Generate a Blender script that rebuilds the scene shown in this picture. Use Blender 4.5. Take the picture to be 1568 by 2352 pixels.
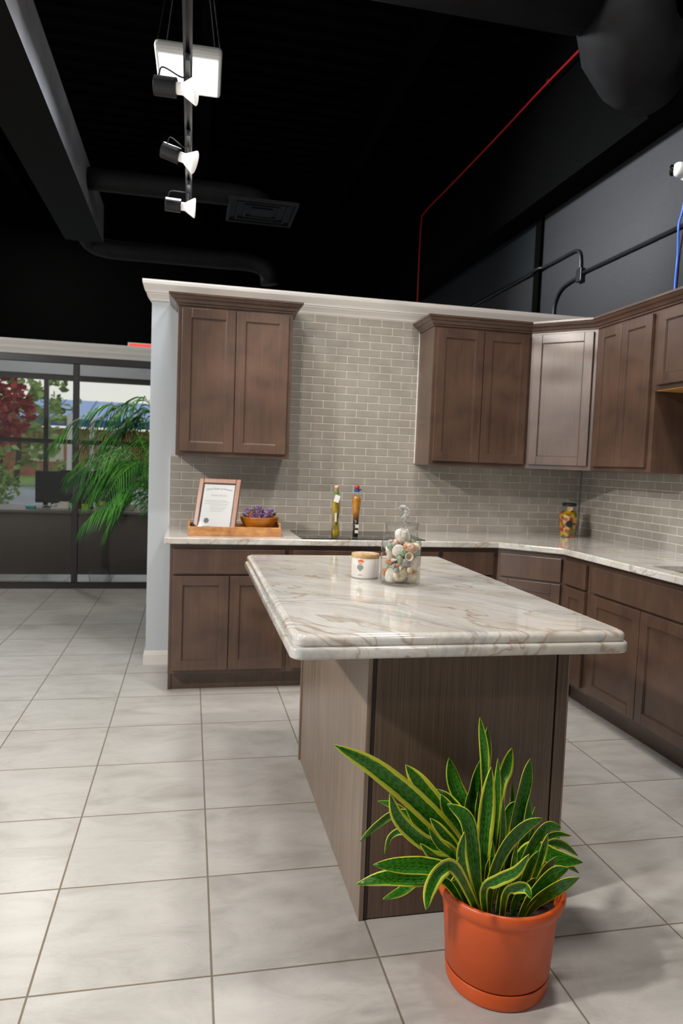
import bpy, bmesh, math, random
from mathutils import Vector, Matrix
random.seed(7)
PI = math.pi
for o in list(bpy.data.objects): bpy.data.objects.remove(o)
SC = bpy.context.scene
COL = SC.collection

# ------------------------------------------------------------------ camera
cam_d = bpy.data.cameras.new('camera'); cam = bpy.data.objects.new('camera', cam_d); COL.objects.link(cam)
cam_d.sensor_fit = 'HORIZONTAL'; cam_d.sensor_width = 24.0
cam_d.lens = 24.0 * 1626.29 / 1568.0
cam_d.clip_start = 0.05; cam_d.clip_end = 300
_p, _y, _r = -.0676, .2117, .0375
fwd = Vector((math.sin(_y)*math.cos(_p), math.cos(_y)*math.cos(_p), math.sin(_p)))
rt = Vector((math.cos(_y), -math.sin(_y), 0)); up = rt.cross(fwd)
r2 = math.cos(_r)*rt + math.sin(_r)*up; u2 = -math.sin(_r)*rt + math.cos(_r)*up
m = Matrix.Identity(4)
for i in range(3):
    m[i][0] = r2[i]; m[i][1] = u2[i]; m[i][2] = -fwd[i]
m.translation = Vector((.2231, -4.758, 1.3665))
cam.matrix_world = m
cam_d.dof.use_dof = True; cam_d.dof.focus_distance = 2.1; cam_d.dof.aperture_fstop = 4.5
SC.camera = cam
SC.view_settings.view_transform = 'Standard'; SC.view_settings.look = 'None'
SC.view_settings.gamma = 1.0; SC.view_settings.use_curve_mapping = False
SC.view_settings.exposure = 0.0
SC.cycles.transparent_max_bounces = 32; SC.cycles.max_bounces = 12

# ------------------------------------------------------------------ world: pale overcast sky
W = bpy.data.worlds.new('overcast_sky'); SC.world = W; W.use_nodes = True
wn = W.node_tree; wn.nodes.clear()
wo = wn.nodes.new('ShaderNodeOutputWorld'); wb = wn.nodes.new('ShaderNodeBackground')
wt = wn.nodes.new('ShaderNodeTexCoord'); ws = wn.nodes.new('ShaderNodeSeparateXYZ'); wr = wn.nodes.new('ShaderNodeValToRGB')
wr.color_ramp.elements[0].position = 0.0; wr.color_ramp.elements[0].color = (.80, .80, .78, 1)
wr.color_ramp.elements[1].position = .6; wr.color_ramp.elements[1].color = (.62, .70, .82, 1)
wn.links.new(wt.outputs['Generated'], ws.inputs[0]); wn.links.new(ws.outputs['Z'], wr.inputs[0])
wn.links.new(wr.outputs[0], wb.inputs['Color']); wb.inputs['Strength'].default_value = 1.7
wn.links.new(wb.outputs[0], wo.inputs['Surface'])

# ------------------------------------------------------------------ lamps (ceiling fixtures and added unseen lights; only the visible fixtures are built below)
def area(name, loc, size, power, color=(1, .97, .93), target=None, size_y=None, spread=None):
    d = bpy.data.lights.new(name, 'AREA'); d.energy = power; d.color = color
    d.shape = 'RECTANGLE' if size_y else 'SQUARE'; d.size = size
    if size_y: d.size_y = size_y
    if spread: d.spread = spread
    o = bpy.data.objects.new(name, d); COL.objects.link(o); o.location = loc
    t = Vector(target) - Vector(loc) if target else Vector((0, 0, -1))
    o.rotation_euler = t.to_track_quat('-Z', 'Y').to_euler()
    return o
BAYS_AND_ADDED = [  # square high-bay lamps and added unseen lights: x, y, z, power
    (.165, -.39, 3.60, 36), (1.6, -2.8, 4.5, 70), (.75, -1.7, 4.5, 42), (2.2, -6.4, 4.5, 40), (-2.4, .6, 4.5, 62), (-3.9, -4.1, 4.15, 500), (-1.6, 4.1, 2.9 + 1.5, 60)]  # last three are unseen, added to brighten the far trim, corner door and office
for k, (bx_, by_, bz_, pw) in enumerate(BAYS_AND_ADDED):
    area('bay_or_added_light', (bx_, by_, bz_ - .06), .36 if k != 4 else .6, pw, (.93, .97, 1) if k in (0, 4) else (1, .965, .92), target=(2.7, -.5, 2.75) if k == 4 else None, spread=math.radians(44) if k == 4 else None)
TRACKS = [  # spots of the lighting track aimed into the kitchen: x, y, z, target, watt
    (.23, -1.83, 2.80, (1.9, -.2, 1.0), 22), (.20, -1.2, 2.78, (1.4, -.2, .4), 22), (.18, -.63, 2.78, (1.6, .3, 1.2), 10)]
for (tx_, ty_, tz_, tg, pw) in TRACKS:
    d = bpy.data.lights.new('track_spot', 'SPOT'); d.energy = pw * 4; d.color = (1, .9, .78); d.spot_size = math.radians(75); d.spot_blend = .6; d.shadow_soft_size = .05
    o = bpy.data.objects.new('track_spot', d); COL.objects.link(o); o.location = (tx_, ty_, tz_)
    o.rotation_euler = (Vector(tg) - Vector((tx_, ty_, tz_))).to_track_quat('-Z', 'Y').to_euler()

# ------------------------------------------------------------------ materials
class NT:
    def __init__(s, name):
        s.m = bpy.data.materials.new(name); s.m.use_nodes = True; s.t = s.m.node_tree; s.t.nodes.clear()
        s.out = s.n('ShaderNodeOutputMaterial')
    def n(s, typ, **kw):
        x = s.t.nodes.new(typ)
        for k, v in kw.items(): setattr(x, k, v)
        return x
    def l(s, a, b): s.t.links.new(a, b)
    def set(s, node, **kw):
        for k, v in kw.items():
            i = node.inputs[k.replace('_', ' ')]
            if hasattr(v, 'is_linked') or isinstance(v, bpy.types.NodeSocket): s.l(v, i)
            else: i.default_value = v
    def bsdf(s, color=(.8, .8, .8, 1), rough=.5, **kw):
        b = s.n('ShaderNodeBsdfPrincipled'); 
        if isinstance(color, bpy.types.NodeSocket): s.l(color, b.inputs['Base Color'])
        else: b.inputs['Base Color'].default_value = color
        if isinstance(rough, bpy.types.NodeSocket): s.l(rough, b.inputs['Roughness'])
        else: b.inputs['Roughness'].default_value = rough
        for k, v in kw.items():
            i = b.inputs[k.replace('_', ' ')]
            if isinstance(v, bpy.types.NodeSocket): s.l(v, i)
            else: i.default_value = v
        s.l(b.outputs[0], s.out.inputs['Surface']); return b
    def coord(s, kind='Object', scale=(1, 1, 1), rot=(0, 0, 0), loc=(0, 0, 0)):
        c = s.n('ShaderNodeTexCoord'); mp = s.n('ShaderNodeMapping')
        mp.inputs['Scale'].default_value = scale; mp.inputs['Rotation'].default_value = rot; mp.inputs['Location'].default_value = loc
        s.l(c.outputs[kind], mp.inputs[0]); return mp.outputs[0]
    def noise(s, vec, scale=5, detail=4, rough=.5, dist=0, out='Fac'):
        x = s.n('ShaderNodeTexNoise'); s.l(vec, x.inputs['Vector'])
        x.inputs['Scale'].default_value = scale; x.inputs['Detail'].default_value = detail
        x.inputs['Roughness'].default_value = rough; x.inputs['Distortion'].default_value = dist
        return x.outputs[out]
    def ramp(s, fac, stops, interp='LINEAR'):
        r = s.n('ShaderNodeValToRGB'); s.l(fac, r.inputs[0]); r.color_ramp.interpolation = interp
        els = r.color_ramp.elements
        while len(els) < len(stops): els.new(.5)
        for e, (p, c) in zip(els, stops): e.position = p; e.color = c if len(c) == 4 else (*c, 1)
        return r.outputs[0]
    def mix(s, fac, a, b, mode='MIX'):
        x = s.n('ShaderNodeMix', data_type='RGBA', blend_type=mode)
        for sock, v in ((x.inputs[0], fac), (x.inputs[6], a), (x.inputs[7], b)):
            if isinstance(v, bpy.types.NodeSocket): s.l(v, sock)
            else: sock.default_value = v if isinstance(v, float) or len(v) == 4 else (*v, 1)
        return x.outputs[2]
    def math(s, op, a, b=0.0, clamp=False):
        x = s.n('ShaderNodeMath', operation=op); x.use_clamp = clamp
        for sock, v in ((x.inputs[0], a), (x.inputs[1], b)):
            if isinstance(v, bpy.types.NodeSocket): s.l(v, sock)
            else: sock.default_value = v
        return x.outputs[0]
    def bump(s, bsdf, h, strength=.2, dist=.01):
        x = s.n('ShaderNodeBump'); s.l(h, x.inputs['Height']); x.inputs['Strength'].default_value = strength; x.inputs['Distance'].default_value = dist
        s.l(x.outputs[0], bsdf.inputs['Normal'])

def c4(r, g, b): return (r, g, b, 1)
def hexc(h):
    v = [int(h[i:i+2], 16)/255 for i in (0, 2, 4)]
    return tuple(((x/12.92) if x <= .04045 else ((x+.055)/1.055)**2.4) for x in v) + (1,)
def plain(name, hx, rough=.5, **kw):
    t = NT(name); t.bsdf(hexc(hx), rough, **kw); return t.m
def speck(name, hx, hx2, rough=.5, scale=20, **kw):
    t = NT(name); v = t.coord(); f = t.noise(v, scale, 4); t.bsdf(t.ramp(f, [(.35, hexc(hx)), (.65, hexc(hx2))]), rough, **kw); return t.m

def wood_mat(name, dark, light, rough=.38, grain=(30, 30, 1.6), blotch=3.0, streak=.35, coat=.1):
    t = NT(name)
    v = t.coord(scale=grain); f = t.noise(v, 2.2, 6, .6)
    b = t.noise(t.coord(), blotch, 3, .5, .4)
    f2 = t.math('ADD', t.math('MULTIPLY', f, streak), t.math('MULTIPLY', b, 1 - streak))
    col = t.ramp(f2, [(.33, hexc(dark)), (.66, hexc(light))])
    bs = t.bsdf(col, rough); t.bump(bs, f, .04, .002); bs.inputs['Coat Weight'].default_value = coat; bs.inputs['Coat Roughness'].default_value = .24
    return t.m
M = {}
M['cabinet'] = wood_mat('stained_maple', '423027', '5f4739', .36, blotch=5.0, coat=.5)
M['cabinet_dark'] = plain('dark_cabinet_brown', '2a1f1a', .6)  # plain dark brown of the island body and corner post
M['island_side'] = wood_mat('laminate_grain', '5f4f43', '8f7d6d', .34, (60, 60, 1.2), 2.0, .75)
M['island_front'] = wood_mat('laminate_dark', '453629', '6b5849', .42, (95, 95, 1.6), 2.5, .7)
M['plywood'] = plain('birch_plywood', 'c08a45', .6)

def stone_mat():
    t = NT('fantasy_brown_quartzite')
    base = t.coord()
    wv = t.n('ShaderNodeTexNoise'); t.l(base, wv.inputs['Vector']); wv.inputs['Scale'].default_value = 1.3; wv.inputs['Detail'].default_value = 3
    vm = t.n('ShaderNodeVectorMath', operation='SCALE'); t.l(wv.outputs['Color'], vm.inputs[0]); vm.inputs['Scale'].default_value = .55
    va = t.n('ShaderNodeVectorMath', operation='ADD'); t.l(base, va.inputs[0]); t.l(vm.outputs[0], va.inputs[1])
    mr = t.n('ShaderNodeMapping'); t.l(va.outputs[0], mr.inputs[0]); mr.inputs['Rotation'].default_value = (0, 0, math.radians(38))
    mp = t.n('ShaderNodeMapping'); t.l(mr.outputs[0], mp.inputs[0]); mp.inputs['Scale'].default_value = (1.0, 4.6, 2.6)
    W1 = mp.outputs[0]
    m2 = t.n('ShaderNodeMapping'); t.l(mr.outputs[0], m2.inputs[0]); m2.inputs['Scale'].default_value = (1.0, 9.0, 5.0)
    W2 = m2.outputs[0]
    na = t.noise(W1, .9, 3, .5, .3)
    col = t.mix(t.ramp(na, [(.40, (0, 0, 0)), (.60, (1, 1, 1))]), hexc('dedcd8'), hexc('c9bfb0'))
    nb = t.noise(W1, 2.0, 8, .66, .6)
    col = t.mix(t.ramp(nb, [(.50, (0, 0, 0)), (.61, (.75, .75, .75)), (.66, (.3, .3, .3))]), col, hexc('92979a'))
    nbb = t.noise(W1, 3.1, 9, .72, .9)
    col = t.mix(t.ramp(nbb, [(.52, (0, 0, 0)), (.66, (.75, .75, .75))]), col, hexc('a8977d'))
    nc = t.noise(W2, 5.0, 8, .72, .2)
    col = t.mix(.55, col, t.ramp(nc, [(.3, hexc('b4aa9c')), (.5, hexc('e0ded9')), (.68, hexc('c6bdb0'))]), 'MULTIPLY')
    col = t.mix(.30, col, hexc('e6e3de'))
    mask = t.ramp(t.noise(base, 1.7, 3), [(.45, (0, 0, 0)), (.6, (1, 1, 1))])
    n3 = t.noise(W1, 1.5, 7, .6, .5)
    ln = t.math('ABSOLUTE', t.math('SUBTRACT', n3, .5))
    col = t.mix(t.math('MULTIPLY', t.ramp(ln, [(.0, (.6, .6, .6)), (.016, (0, 0, 0))]), mask), col, hexc('8a7355'))
    n4 = t.noise(W1, .50, 5, .55, .15)
    ln2 = t.math('MINIMUM', t.math('ABSOLUTE', t.math('SUBTRACT', n4, .535)), t.math('ABSOLUTE', t.math('SUBTRACT', n4, .44)))
    col = t.mix(t.ramp(t.math('ADD', ln2, t.math('MULTIPLY', nc, .006)), [(.003, (.65, .65, .65)), (.0095, (0, 0, 0))]), col, hexc('8f6f52'))
    n5 = t.noise(t.coord(scale=(1, 1, .5)), 70, 4, .75)
    col = t.mix(t.math('MULTIPLY', t.ramp(n5, [(.58, (0, 0, 0)), (.74, (.8, .8, .8))]), t.ramp(t.noise(base, 9, 3), [(.5, (0, 0, 0)), (.62, (1, 1, 1))])), col, hexc('6f6a4c'))
    bs = t.bsdf(col, .09); bs.inputs['Coat Weight'].default_value = .3; bs.inputs['Coat Roughness'].default_value = .03
    return t.m
M['stone'] = stone_mat()

def floor_mat():
    t = NT('porcelain_floor_tile')
    S = .4578
    c = t.n('ShaderNodeTexCoord'); sp = t.n('ShaderNodeSeparateXYZ'); t.l(c.outputs['Object'], sp.inputs[0])
    def grid(ax, off):
        a = t.math('DIVIDE', t.math('SUBTRACT', ax, off), S)
        fr = t.math('FRACT', a); fl = t.math('FLOOR', a)
        d = t.math('MULTIPLY', t.math('MINIMUM', fr, t.math('SUBTRACT', 1.0, fr)), S)
        return d, fl
    dx, ix = grid(sp.outputs['X'], -.1494); dy, iy = grid(sp.outputs['Y'], -2.9459)
    d = t.math('MINIMUM', dx, dy)
    g = t.ramp(t.math('DIVIDE', d, .01), [(.24, (1, 1, 1)), (.34, (0, 0, 0))])
    cb = t.n('ShaderNodeCombineXYZ'); t.l(t.math('MULTIPLY', ix, 3.17), cb.inputs[0]); t.l(t.math('MULTIPLY', iy, 5.31), cb.inputs[1])
    va = t.n('ShaderNodeVectorMath', operation='ADD'); t.l(c.outputs['Object'], va.inputs[0]); t.l(cb.outputs[0], va.inputs[1])
    mp = t.n('ShaderNodeMapping'); t.l(va.outputs[0], mp.inputs[0]); mp.inputs['Rotation'].default_value = (0, 0, .7); mp.inputs['Scale'].default_value = (1, 2.2, 1)
    n1 = t.noise(mp.outputs[0], 3.2, 7, .62, .9)
    col = t.ramp(n1, [(.30, hexc('a09b94')), (.5, hexc('b3afa9')), (.72, hexc('bebab4'))])
    n3 = t.noise(mp.outputs[0], 4.0, 8, .7, 1.6)
    ln = t.math('ABSOLUTE', t.math('SUBTRACT', n3, .5))
    col = t.mix(t.ramp(ln, [(0, (.3, .3, .3)), (.012, (0, 0, 0))]), col, hexc('948e85'))
    col = t.mix(g, col, hexc('756b5c'))
    rough = t.ramp(g, [(0, (.30, .30, .30)), (1, (.8, .8, .8))])
    bs = t.bsdf(col, rough); t.bump(bs, t.math('SUBTRACT', t.math('MULTIPLY', n1, .12), g), .35, .002)
    return t.m
M['floor'] = floor_mat()
M['wall_paint'] = plain('pale_blue_grey_paint', 'b9bec2', .7)
M['white_trim'] = plain('white_semigloss_trim', 'd9d4ce', .35)
M['black_paint'] = plain('matt_black_paint', '030303', .9, Specular_IOR_Level=.05)
M['duct'] = speck('black_painted_duct', '1a1a1b', '202022', .6, 9, Specular_IOR_Level=.15)
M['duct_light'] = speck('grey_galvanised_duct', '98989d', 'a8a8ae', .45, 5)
M['duct_shade'] = plain('shaded_duct_faces', '0e0d0c', .7, Specular_IOR_Level=.1)  # shade of the rectangular duct's underside, put into its colour
def block_mat():
    t = NT('dark_painted_block')
    c = t.n('ShaderNodeTexCoord'); sp = t.n('ShaderNodeSeparateXYZ'); t.l(c.outputs['Object'], sp.inputs[0])
    cb = t.n('ShaderNodeCombineXYZ'); t.l(sp.outputs['Y'], cb.inputs[0]); t.l(sp.outputs['Z'], cb.inputs[1])
    b = t.n('ShaderNodeTexBrick'); t.l(cb.outputs[0], b.inputs['Vector']); b.inputs['Scale'].default_value = 1
    b.inputs['Brick Width'].default_value = .406; b.inputs['Row Height'].default_value = .203; b.inputs['Mortar Size'].default_value = .006; b.inputs['Mortar Smooth'].default_value = .3
    n = t.noise(t.coord(), 45, 4, .6)
    col = t.mix(t.ramp(n, [(.4, (0, 0, 0)), (.8, (1, 1, 1))]), hexc('1a1a1d'), hexc('232326'))
    bs = t.bsdf(col, .75); h = t.math('ADD', t.math('MULTIPLY', b.outputs['Fac'], -1.0), t.math('MULTIPLY', n, .25)); t.bump(bs, h, .35, .004)
    return t.m
M['block'] = block_mat()
M['teal_dark'] = plain('dark_teal_panel', '10191c', .5)
M['splash'] = speck('taupe_glass_tile', '979188', 'a39d94', .10, 7)
M['grout'] = plain('pale_grout', 'd6d1c6', .6)
M['caulk'] = plain('white_caulk', 'e6e2da', .5)
M['frame_black'] = plain('bronze_black_aluminium', '211c1b', .35)
M['black_glass'] = plain('black_ceramic_glass', '060607', .04)
M['steel'] = plain('brushed_steel', 'b8b5ac', .4, Metallic=.6)
M['black_metal'] = plain('black_metal', '17171a', .4)
M['grey_metal'] = plain('grey_track_metal', '4a4c50', .35, Metallic=.6)
M['white_plastic'] = plain('white_plastic', 'e8e8e6', .3)
M['terracotta'] = plain('orange_plastic_pot', 'c04d16', .4)
M['soil'] = speck('potting_soil', '120c08', '261a12', .9, 60)
M['brown_wood'] = wood_mat('picture_frame_wood', '6e4632', '94664a', .4, (40, 40, 6), 6)
M['crate'] = wood_mat('rustic_crate_wood', '9a5f2e', 'd09a62', .6, (6, 40, 40), 16, .4)
M['bowl'] = speck('amber_wooden_bowl', 'a05c10', 'bd7516', .35, 12)
M['paper'] = plain('certificate_paper', 'c2c3c3', .5)
M['ink'] = plain('grey_ink', '7d8084', .6)
M['ink_dark'] = plain('dark_ink', '55585c', .6)
M['cork'] = speck('cork', 'c79a72', 'd9b08a', .8, 80)
M['red'] = plain('red_cap', 'b02318', .4)
M['blue'] = plain('blue_tape', '1a3f86', .5)
M['tag'] = plain('white_paper_tag', 'd8d6cf', .7)
M['green_tie'] = plain('green_raffia', '5c8a2c', .7)
M['candle_body'] = speck('marbled_white_ceramic', 'e2dad2', 'ece8e3', .25, 14)
M['gold_wood'] = speck('golden_wood_lid', 'b48b55', 'd8b988', .35, 30)
M['orange_ink'] = plain('orange_print', 'e36a1c', .5)
M['badge'] = plain('sage_badge_print', '8d9484', .5)
M['lavender'] = speck('lavender_blossom', '6f4f86', 'a37fb6', .7, 60)
M['lavender_dark'] = plain('dark_violet_blossom', '3d2a4d', .7)
M['leaf_small'] = plain('small_green_leaf', '3b7a25', .5)
M['dry_leaf'] = plain('brown_dry_leaf', '9a5f2c', .6)
M['cable_blue'] = plain('blue_data_cable', '2f62d8', .4)
M['pipe_red'] = plain('red_fire_cable', 'b00a18', .45)
M['cyan_item'] = plain('cyan_plastic', '3fb6c4', .5)
M['note'] = plain('lime_sticky_note', 'c3e01a', .6)
M['orange_item'] = plain('orange_plastic', 'd9822c', .5)
M['desk'] = plain('grey_desk_laminate', '6d6c6c', .35)
M['desk_front'] = plain('desk_modesty_panel', '4a4542', .6)
M['screen'] = plain('monitor_black', '08080a', .15)
M['asphalt'] = speck('parking_asphalt', '8b8d90', '9a9c9f', .9, 3)
M['grass'] = speck('lawn_green', '54702c', '7a9440', .9, 2)
M['roof_blue'] = plain('blue_metal_roof', '9db2d8', .6)
M['fascia_blue'] = plain('blue_fascia', '2c55a0', .5)
M['brick_ext'] = speck('brick_red', '9a5a48', 'b07660', .9, 2)
M['cream_ext'] = plain('cream_render', 'c9c0ae', .8)
M['soffit'] = plain('pale_soffit', 'b4bcc4', .7)
M['emit'] = None
t = NT('led_panel_diffuser'); e = t.n('ShaderNodeEmission'); e.inputs[0].default_value = (.92, .97, 1, 1); e.inputs[1].default_value = 1.6; t.l(e.outputs[0], t.out.inputs[0]); M['led'] = t.m
t = NT('track_bulb_lit'); b = t.bsdf((.9, .88, .84, 1), .4); b.inputs['Emission Color'].default_value = (1, .95, .88, 1); b.inputs['Emission Strength'].default_value = .45; M['bulb'] = t.m
t = NT('exit_sign_red'); b = t.bsdf((.8, .05, .04, 1), .4); b.inputs['Emission Color'].default_value = (1, .06, .05, 1); b.inputs['Emission Strength'].default_value = .9; M['exit'] = t.m

def thin_glass(name, tint=(1, 1, 1, 1), refl=.0, edge=.55, rough=.0):
    t = NT(name); tr = t.n('ShaderNodeBsdfTransparent'); tr.inputs[0].default_value = tint
    gl = t.n('ShaderNodeBsdfGlossy'); gl.inputs['Roughness'].default_value = rough
    lw = t.n('ShaderNodeLayerWeight'); lw.inputs[0].default_value = .5
    mx = t.n('ShaderNodeMixShader'); f = t.math('MULTIPLY', t.math('POWER', lw.outputs['Facing'], 4.5 if edge > .9 else 4.0), edge, True)
    f = t.math('ADD', f, .02 + refl, True)
    t.l(f, mx.inputs[0]); t.l(tr.outputs[0], mx.inputs[1]); t.l(gl.outputs[0], mx.inputs[2]); t.l(mx.outputs[0], t.out.inputs[0]); return t.m
M['pane'] = thin_glass('tinted_pane', (.80, .79, .77, 1), .0, .35)
M['pane_clear'] = thin_glass('clear_pane', (.97, .98, .97, 1), .0, .3)
M['jar_glass'] = thin_glass('clear_jar_glass', (.985, .99, .99, 1), .015, .95)
M['frame_glass'] = thin_glass('picture_glass', (1, 1, 1, 1), .02, .35, .03)
t = NT('solid_clear_glass'); g = t.n('ShaderNodeBsdfGlass'); g.inputs['IOR'].default_value = 1.46; g.inputs['Roughness'].default_value = .02; t.l(g.outputs[0], t.out.inputs[0]); M['solid_glass'] = t.m
t = NT('bright_cut_glass'); t.bsdf((.95, .97, .97, 1), .12, Transmission_Weight=.85, IOR=1.25); M['knob_glass'] = t.m
def oil(name, a, b, sc=30):
    t = NT(name); v = t.coord(scale=(1, 1, .35)); f = t.noise(v, sc, 4, .6)
    bs = t.bsdf(t.ramp(f, [(.36, hexc(a)), (.6, hexc(b))]), .05); bs.inputs['Transmission Weight'].default_value = .45; bs.inputs['Coat Weight'].default_value = .6; return t.m
M['oil_yellow'] = oil('herb_oil_yellow', '5c5204', 'dcb906')
M['oil_amber'] = oil('pepper_oil_amber', 'a8640a', 'f2a818')
M['oil_dark'] = oil('dark_herb_layer', '1c1a08', '3e3410')
def pepper():
    t = NT('pickled_peppers'); v = t.n('ShaderNodeTexVoronoi'); t.l(t.coord(), v.inputs['Vector']); v.inputs['Scale'].default_value = 48
    sp = t.n('ShaderNodeSeparateColor'); t.l(v.outputs['Color'], sp.inputs[0])
    bs = t.bsdf(t.ramp(sp.outputs[0], [(0, hexc('8a1408')), (.25, hexc('b9330c')), (.32, hexc('c98a10')), (.6, hexc('b9a012')), (.8, hexc('5b6416')), (1, hexc('d9b020'))], 'CONSTANT'), .1)
    bs.inputs['Coat Weight'].default_value = .8; return t.m
M['pepper'] = pepper()

def leaf_mat():
    t = NT('variegated_leaf')
    uv = t.n('ShaderNodeUVMap'); uv.uv_map = 'UVMap'; sp = t.n('ShaderNodeSeparateXYZ'); t.l(uv.outputs[0], sp.inputs[0])
    obj = t.coord(); wob = t.noise(obj, 28, 3, .6)
    e = t.math('ABSOLUTE', t.math('SUBTRACT', sp.outputs['X'], .5))            # 0 centre .. .5 edge
    e2 = t.math('ADD', e, t.math('MULTIPLY', t.math('SUBTRACT', wob, .5), .10))
    band = t.n('ShaderNodeTexWave', wave_type='BANDS', bands_direction='Y'); t.l(uv.outputs[0], band.inputs['Vector']); band.inputs['Scale'].default_value = 7; band.inputs['Distortion'].default_value = 9; band.inputs['Detail'].default_value = 3
    green = t.ramp(band.outputs['Fac'], [(.15, hexc('11400c')), (.85, hexc('2c6c14'))])
    stripe = t.n('ShaderNodeTexNoise'); mp = t.n('ShaderNodeMapping'); t.l(uv.outputs[0], mp.inputs[0]); mp.inputs['Scale'].default_value = (22, .8, 1); t.l(mp.outputs[0], stripe.inputs['Vector']); stripe.inputs['Scale'].default_value = 1.5
    green = t.mix(t.ramp(stripe.outputs['Fac'], [(.45, (0, 0, 0)), (.7, (.75, .75, .75))]), green, hexc('58a81e'))
    yellow = t.ramp(stripe.outputs['Fac'], [(.35, hexc('b4c81e')), (.6, hexc('dcd24e'))])
    wid = t.n('ShaderNodeAttribute'); wid.attribute_name = 'margin'; 
    k = t.math('GREATER_THAN', e2, wid.outputs['Fac'])
    col = t.mix(k, green, yellow)
    bs = t.bsdf(col, .32); bs.inputs['Subsurface Weight'].default_value = 0.0
    tl = t.n('ShaderNodeBsdfTranslucent'); t.l(col, tl.inputs[0]); mx = t.n('ShaderNodeMixShader'); mx.inputs[0].default_value = .18
    t.l(bs.outputs[0], mx.inputs[1]); t.l(tl.outputs[0], mx.inputs[2]); t.l(mx.outputs[0], t.out.inputs[0])
    return t.m
M['leaf'] = leaf_mat()
t = NT('palm_leaflet'); bs = t.bsdf(t.ramp(t.noise(t.coord(), 3, 2), [(.40, hexc('194722')), (.66, hexc('5aa83a'))]), .4); M['palm'] = t.m
M['palm_stem'] = plain('palm_stalk', '6f9a3c', .5)
M['tree_red'] = speck('red_foliage', '7a2a2c', 'b04a44', .8, 2)
M['tree_green'] = speck('green_foliage', '5c7838', '93a860', .8, 2)
M['bark'] = plain('tree_bark', '4f4238', .9)
def shell_mat(name, a, b, sc=8, ribs=0, rough=.35):
    t = NT(name); col = t.ramp(t.noise(t.coord(), sc*.75, 4, .6), [(.38, hexc(a)), (.62, hexc(b))]); bs = t.bsdf(col, rough); return t.m
M['sh_white'] = shell_mat('white_shell', 'dccfc0', 'f2ece2')
M['sh_cream'] = shell_mat('cream_shell', 'd9c3a0', 'efe2c6')
M['sh_pink'] = shell_mat('pink_shell', 'e0c3b2', 'f0e4da')
M['sh_spot'] = shell_mat('spotted_shell', 'b98162', 'ecd3c0', 16)
M['sh_green'] = shell_mat('green_turban', '5e7a5e', 'b9c6a6', 16)
M['sh_grey'] = shell_mat('grey_shell', '66676a', 'c6c4be', 20)
M['sh_orange'] = shell_mat('orange_shell', 'b9703e', 'dea070')

# ------------------------------------------------------------------ mesh helpers
def link(name, bm, mat, parent=None, smooth=False, bevel=0, seg=2, mats=None):
    me = bpy.data.meshes.new(name); bm.normal_update(); bm.to_mesh(me); bm.free()
    for mm in (mats or [mat]): me.materials.append(mm)
    if smooth:
        for p in me.polygons: p.use_smooth = True
    o = bpy.data.objects.new(name, me); COL.objects.link(o)
    if parent: o.parent = parent
    if bevel:
        b = o.modifiers.new('bevel', 'BEVEL'); b.width = bevel; b.segments = seg; b.limit_method = 'ANGLE'; b.angle_limit = math.radians(40)
        b.harden_normals = False
    return o
def struct(name, bm, mat, **kw):
    o = link(name, bm, mat, **kw); o['kind'] = 'structure'; return o
def tag(o, label, cat, group=None):
    o['label'] = label; o['category'] = cat
    if group: o['group'] = group
    return o
def thing(name, label, cat, loc=(0, 0, 0), rotz=0, group=None):
    o = bpy.data.objects.new(name, None); COL.objects.link(o); o.location = loc; o.rotation_euler = (0, 0, rotz); o.empty_display_size = .1
    return tag(o, label, cat, group)
def B(bm, x0, x1, y0, y1, z0, z1, mat=0, M4=None):
    vs = [bm.verts.new(Vector(p) if M4 is None else M4 @ Vector(p)) for p in
          [(x0,y0,z0),(x1,y0,z0),(x1,y1,z0),(x0,y1,z0),(x0,y0,z1),(x1,y0,z1),(x1,y1,z1),(x0,y1,z1)]]
    for f in [(0,3,2,1),(4,5,6,7),(0,1,5,4),(1,2,6,5),(2,3,7,6),(3,0,4,7)]:
        fc = bm.faces.new([vs[i] for i in f]); fc.material_index = mat
    return bm
def box(*a, **k): return B(bmesh.new(), *a, **k)
def prism(bm, pts, z0, z1):
    lo = [bm.verts.new((x, y, z0)) for x, y in pts]; hi = [bm.verts.new((x, y, z1)) for x, y in pts]
    bm.faces.new(lo[::-1]); bm.faces.new(hi); n = len(pts)
    for i in range(n): bm.faces.new([lo[i], lo[(i+1) % n], hi[(i+1) % n], hi[i]])
    bmesh.ops.recalc_face_normals(bm, faces=bm.faces); return bm
def lathe(prof, n=32, bm=None, c=(0, 0, 0), closed=True, seg_fn=None):
    bm = bm or bmesh.new(); rings = []
    for r, z in prof:
        if r < 1e-6: rings.append([bm.verts.new((c[0], c[1], c[2] + z))])
        else: rings.append([bm.verts.new((c[0] + r*(seg_fn(a, z) if seg_fn else 1)*math.cos(a), c[1] + r*(seg_fn(a, z) if seg_fn else 1)*math.sin(a), c[2] + z)) for a in [2*PI*i/n for i in range(n)]])
    for A, Bb in zip(rings, rings[1:]):
        for i in range(n):
            j = (i+1) % n
            if len(A) == 1 and len(Bb) == 1: continue
            if len(A) == 1: bm.faces.new([A[0], Bb[j], Bb[i]])
            elif len(Bb) == 1: bm.faces.new([A[i], A[j], Bb[0]])
            else: bm.faces.new([A[i], A[j], Bb[j], Bb[i]])
    return bm
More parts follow.
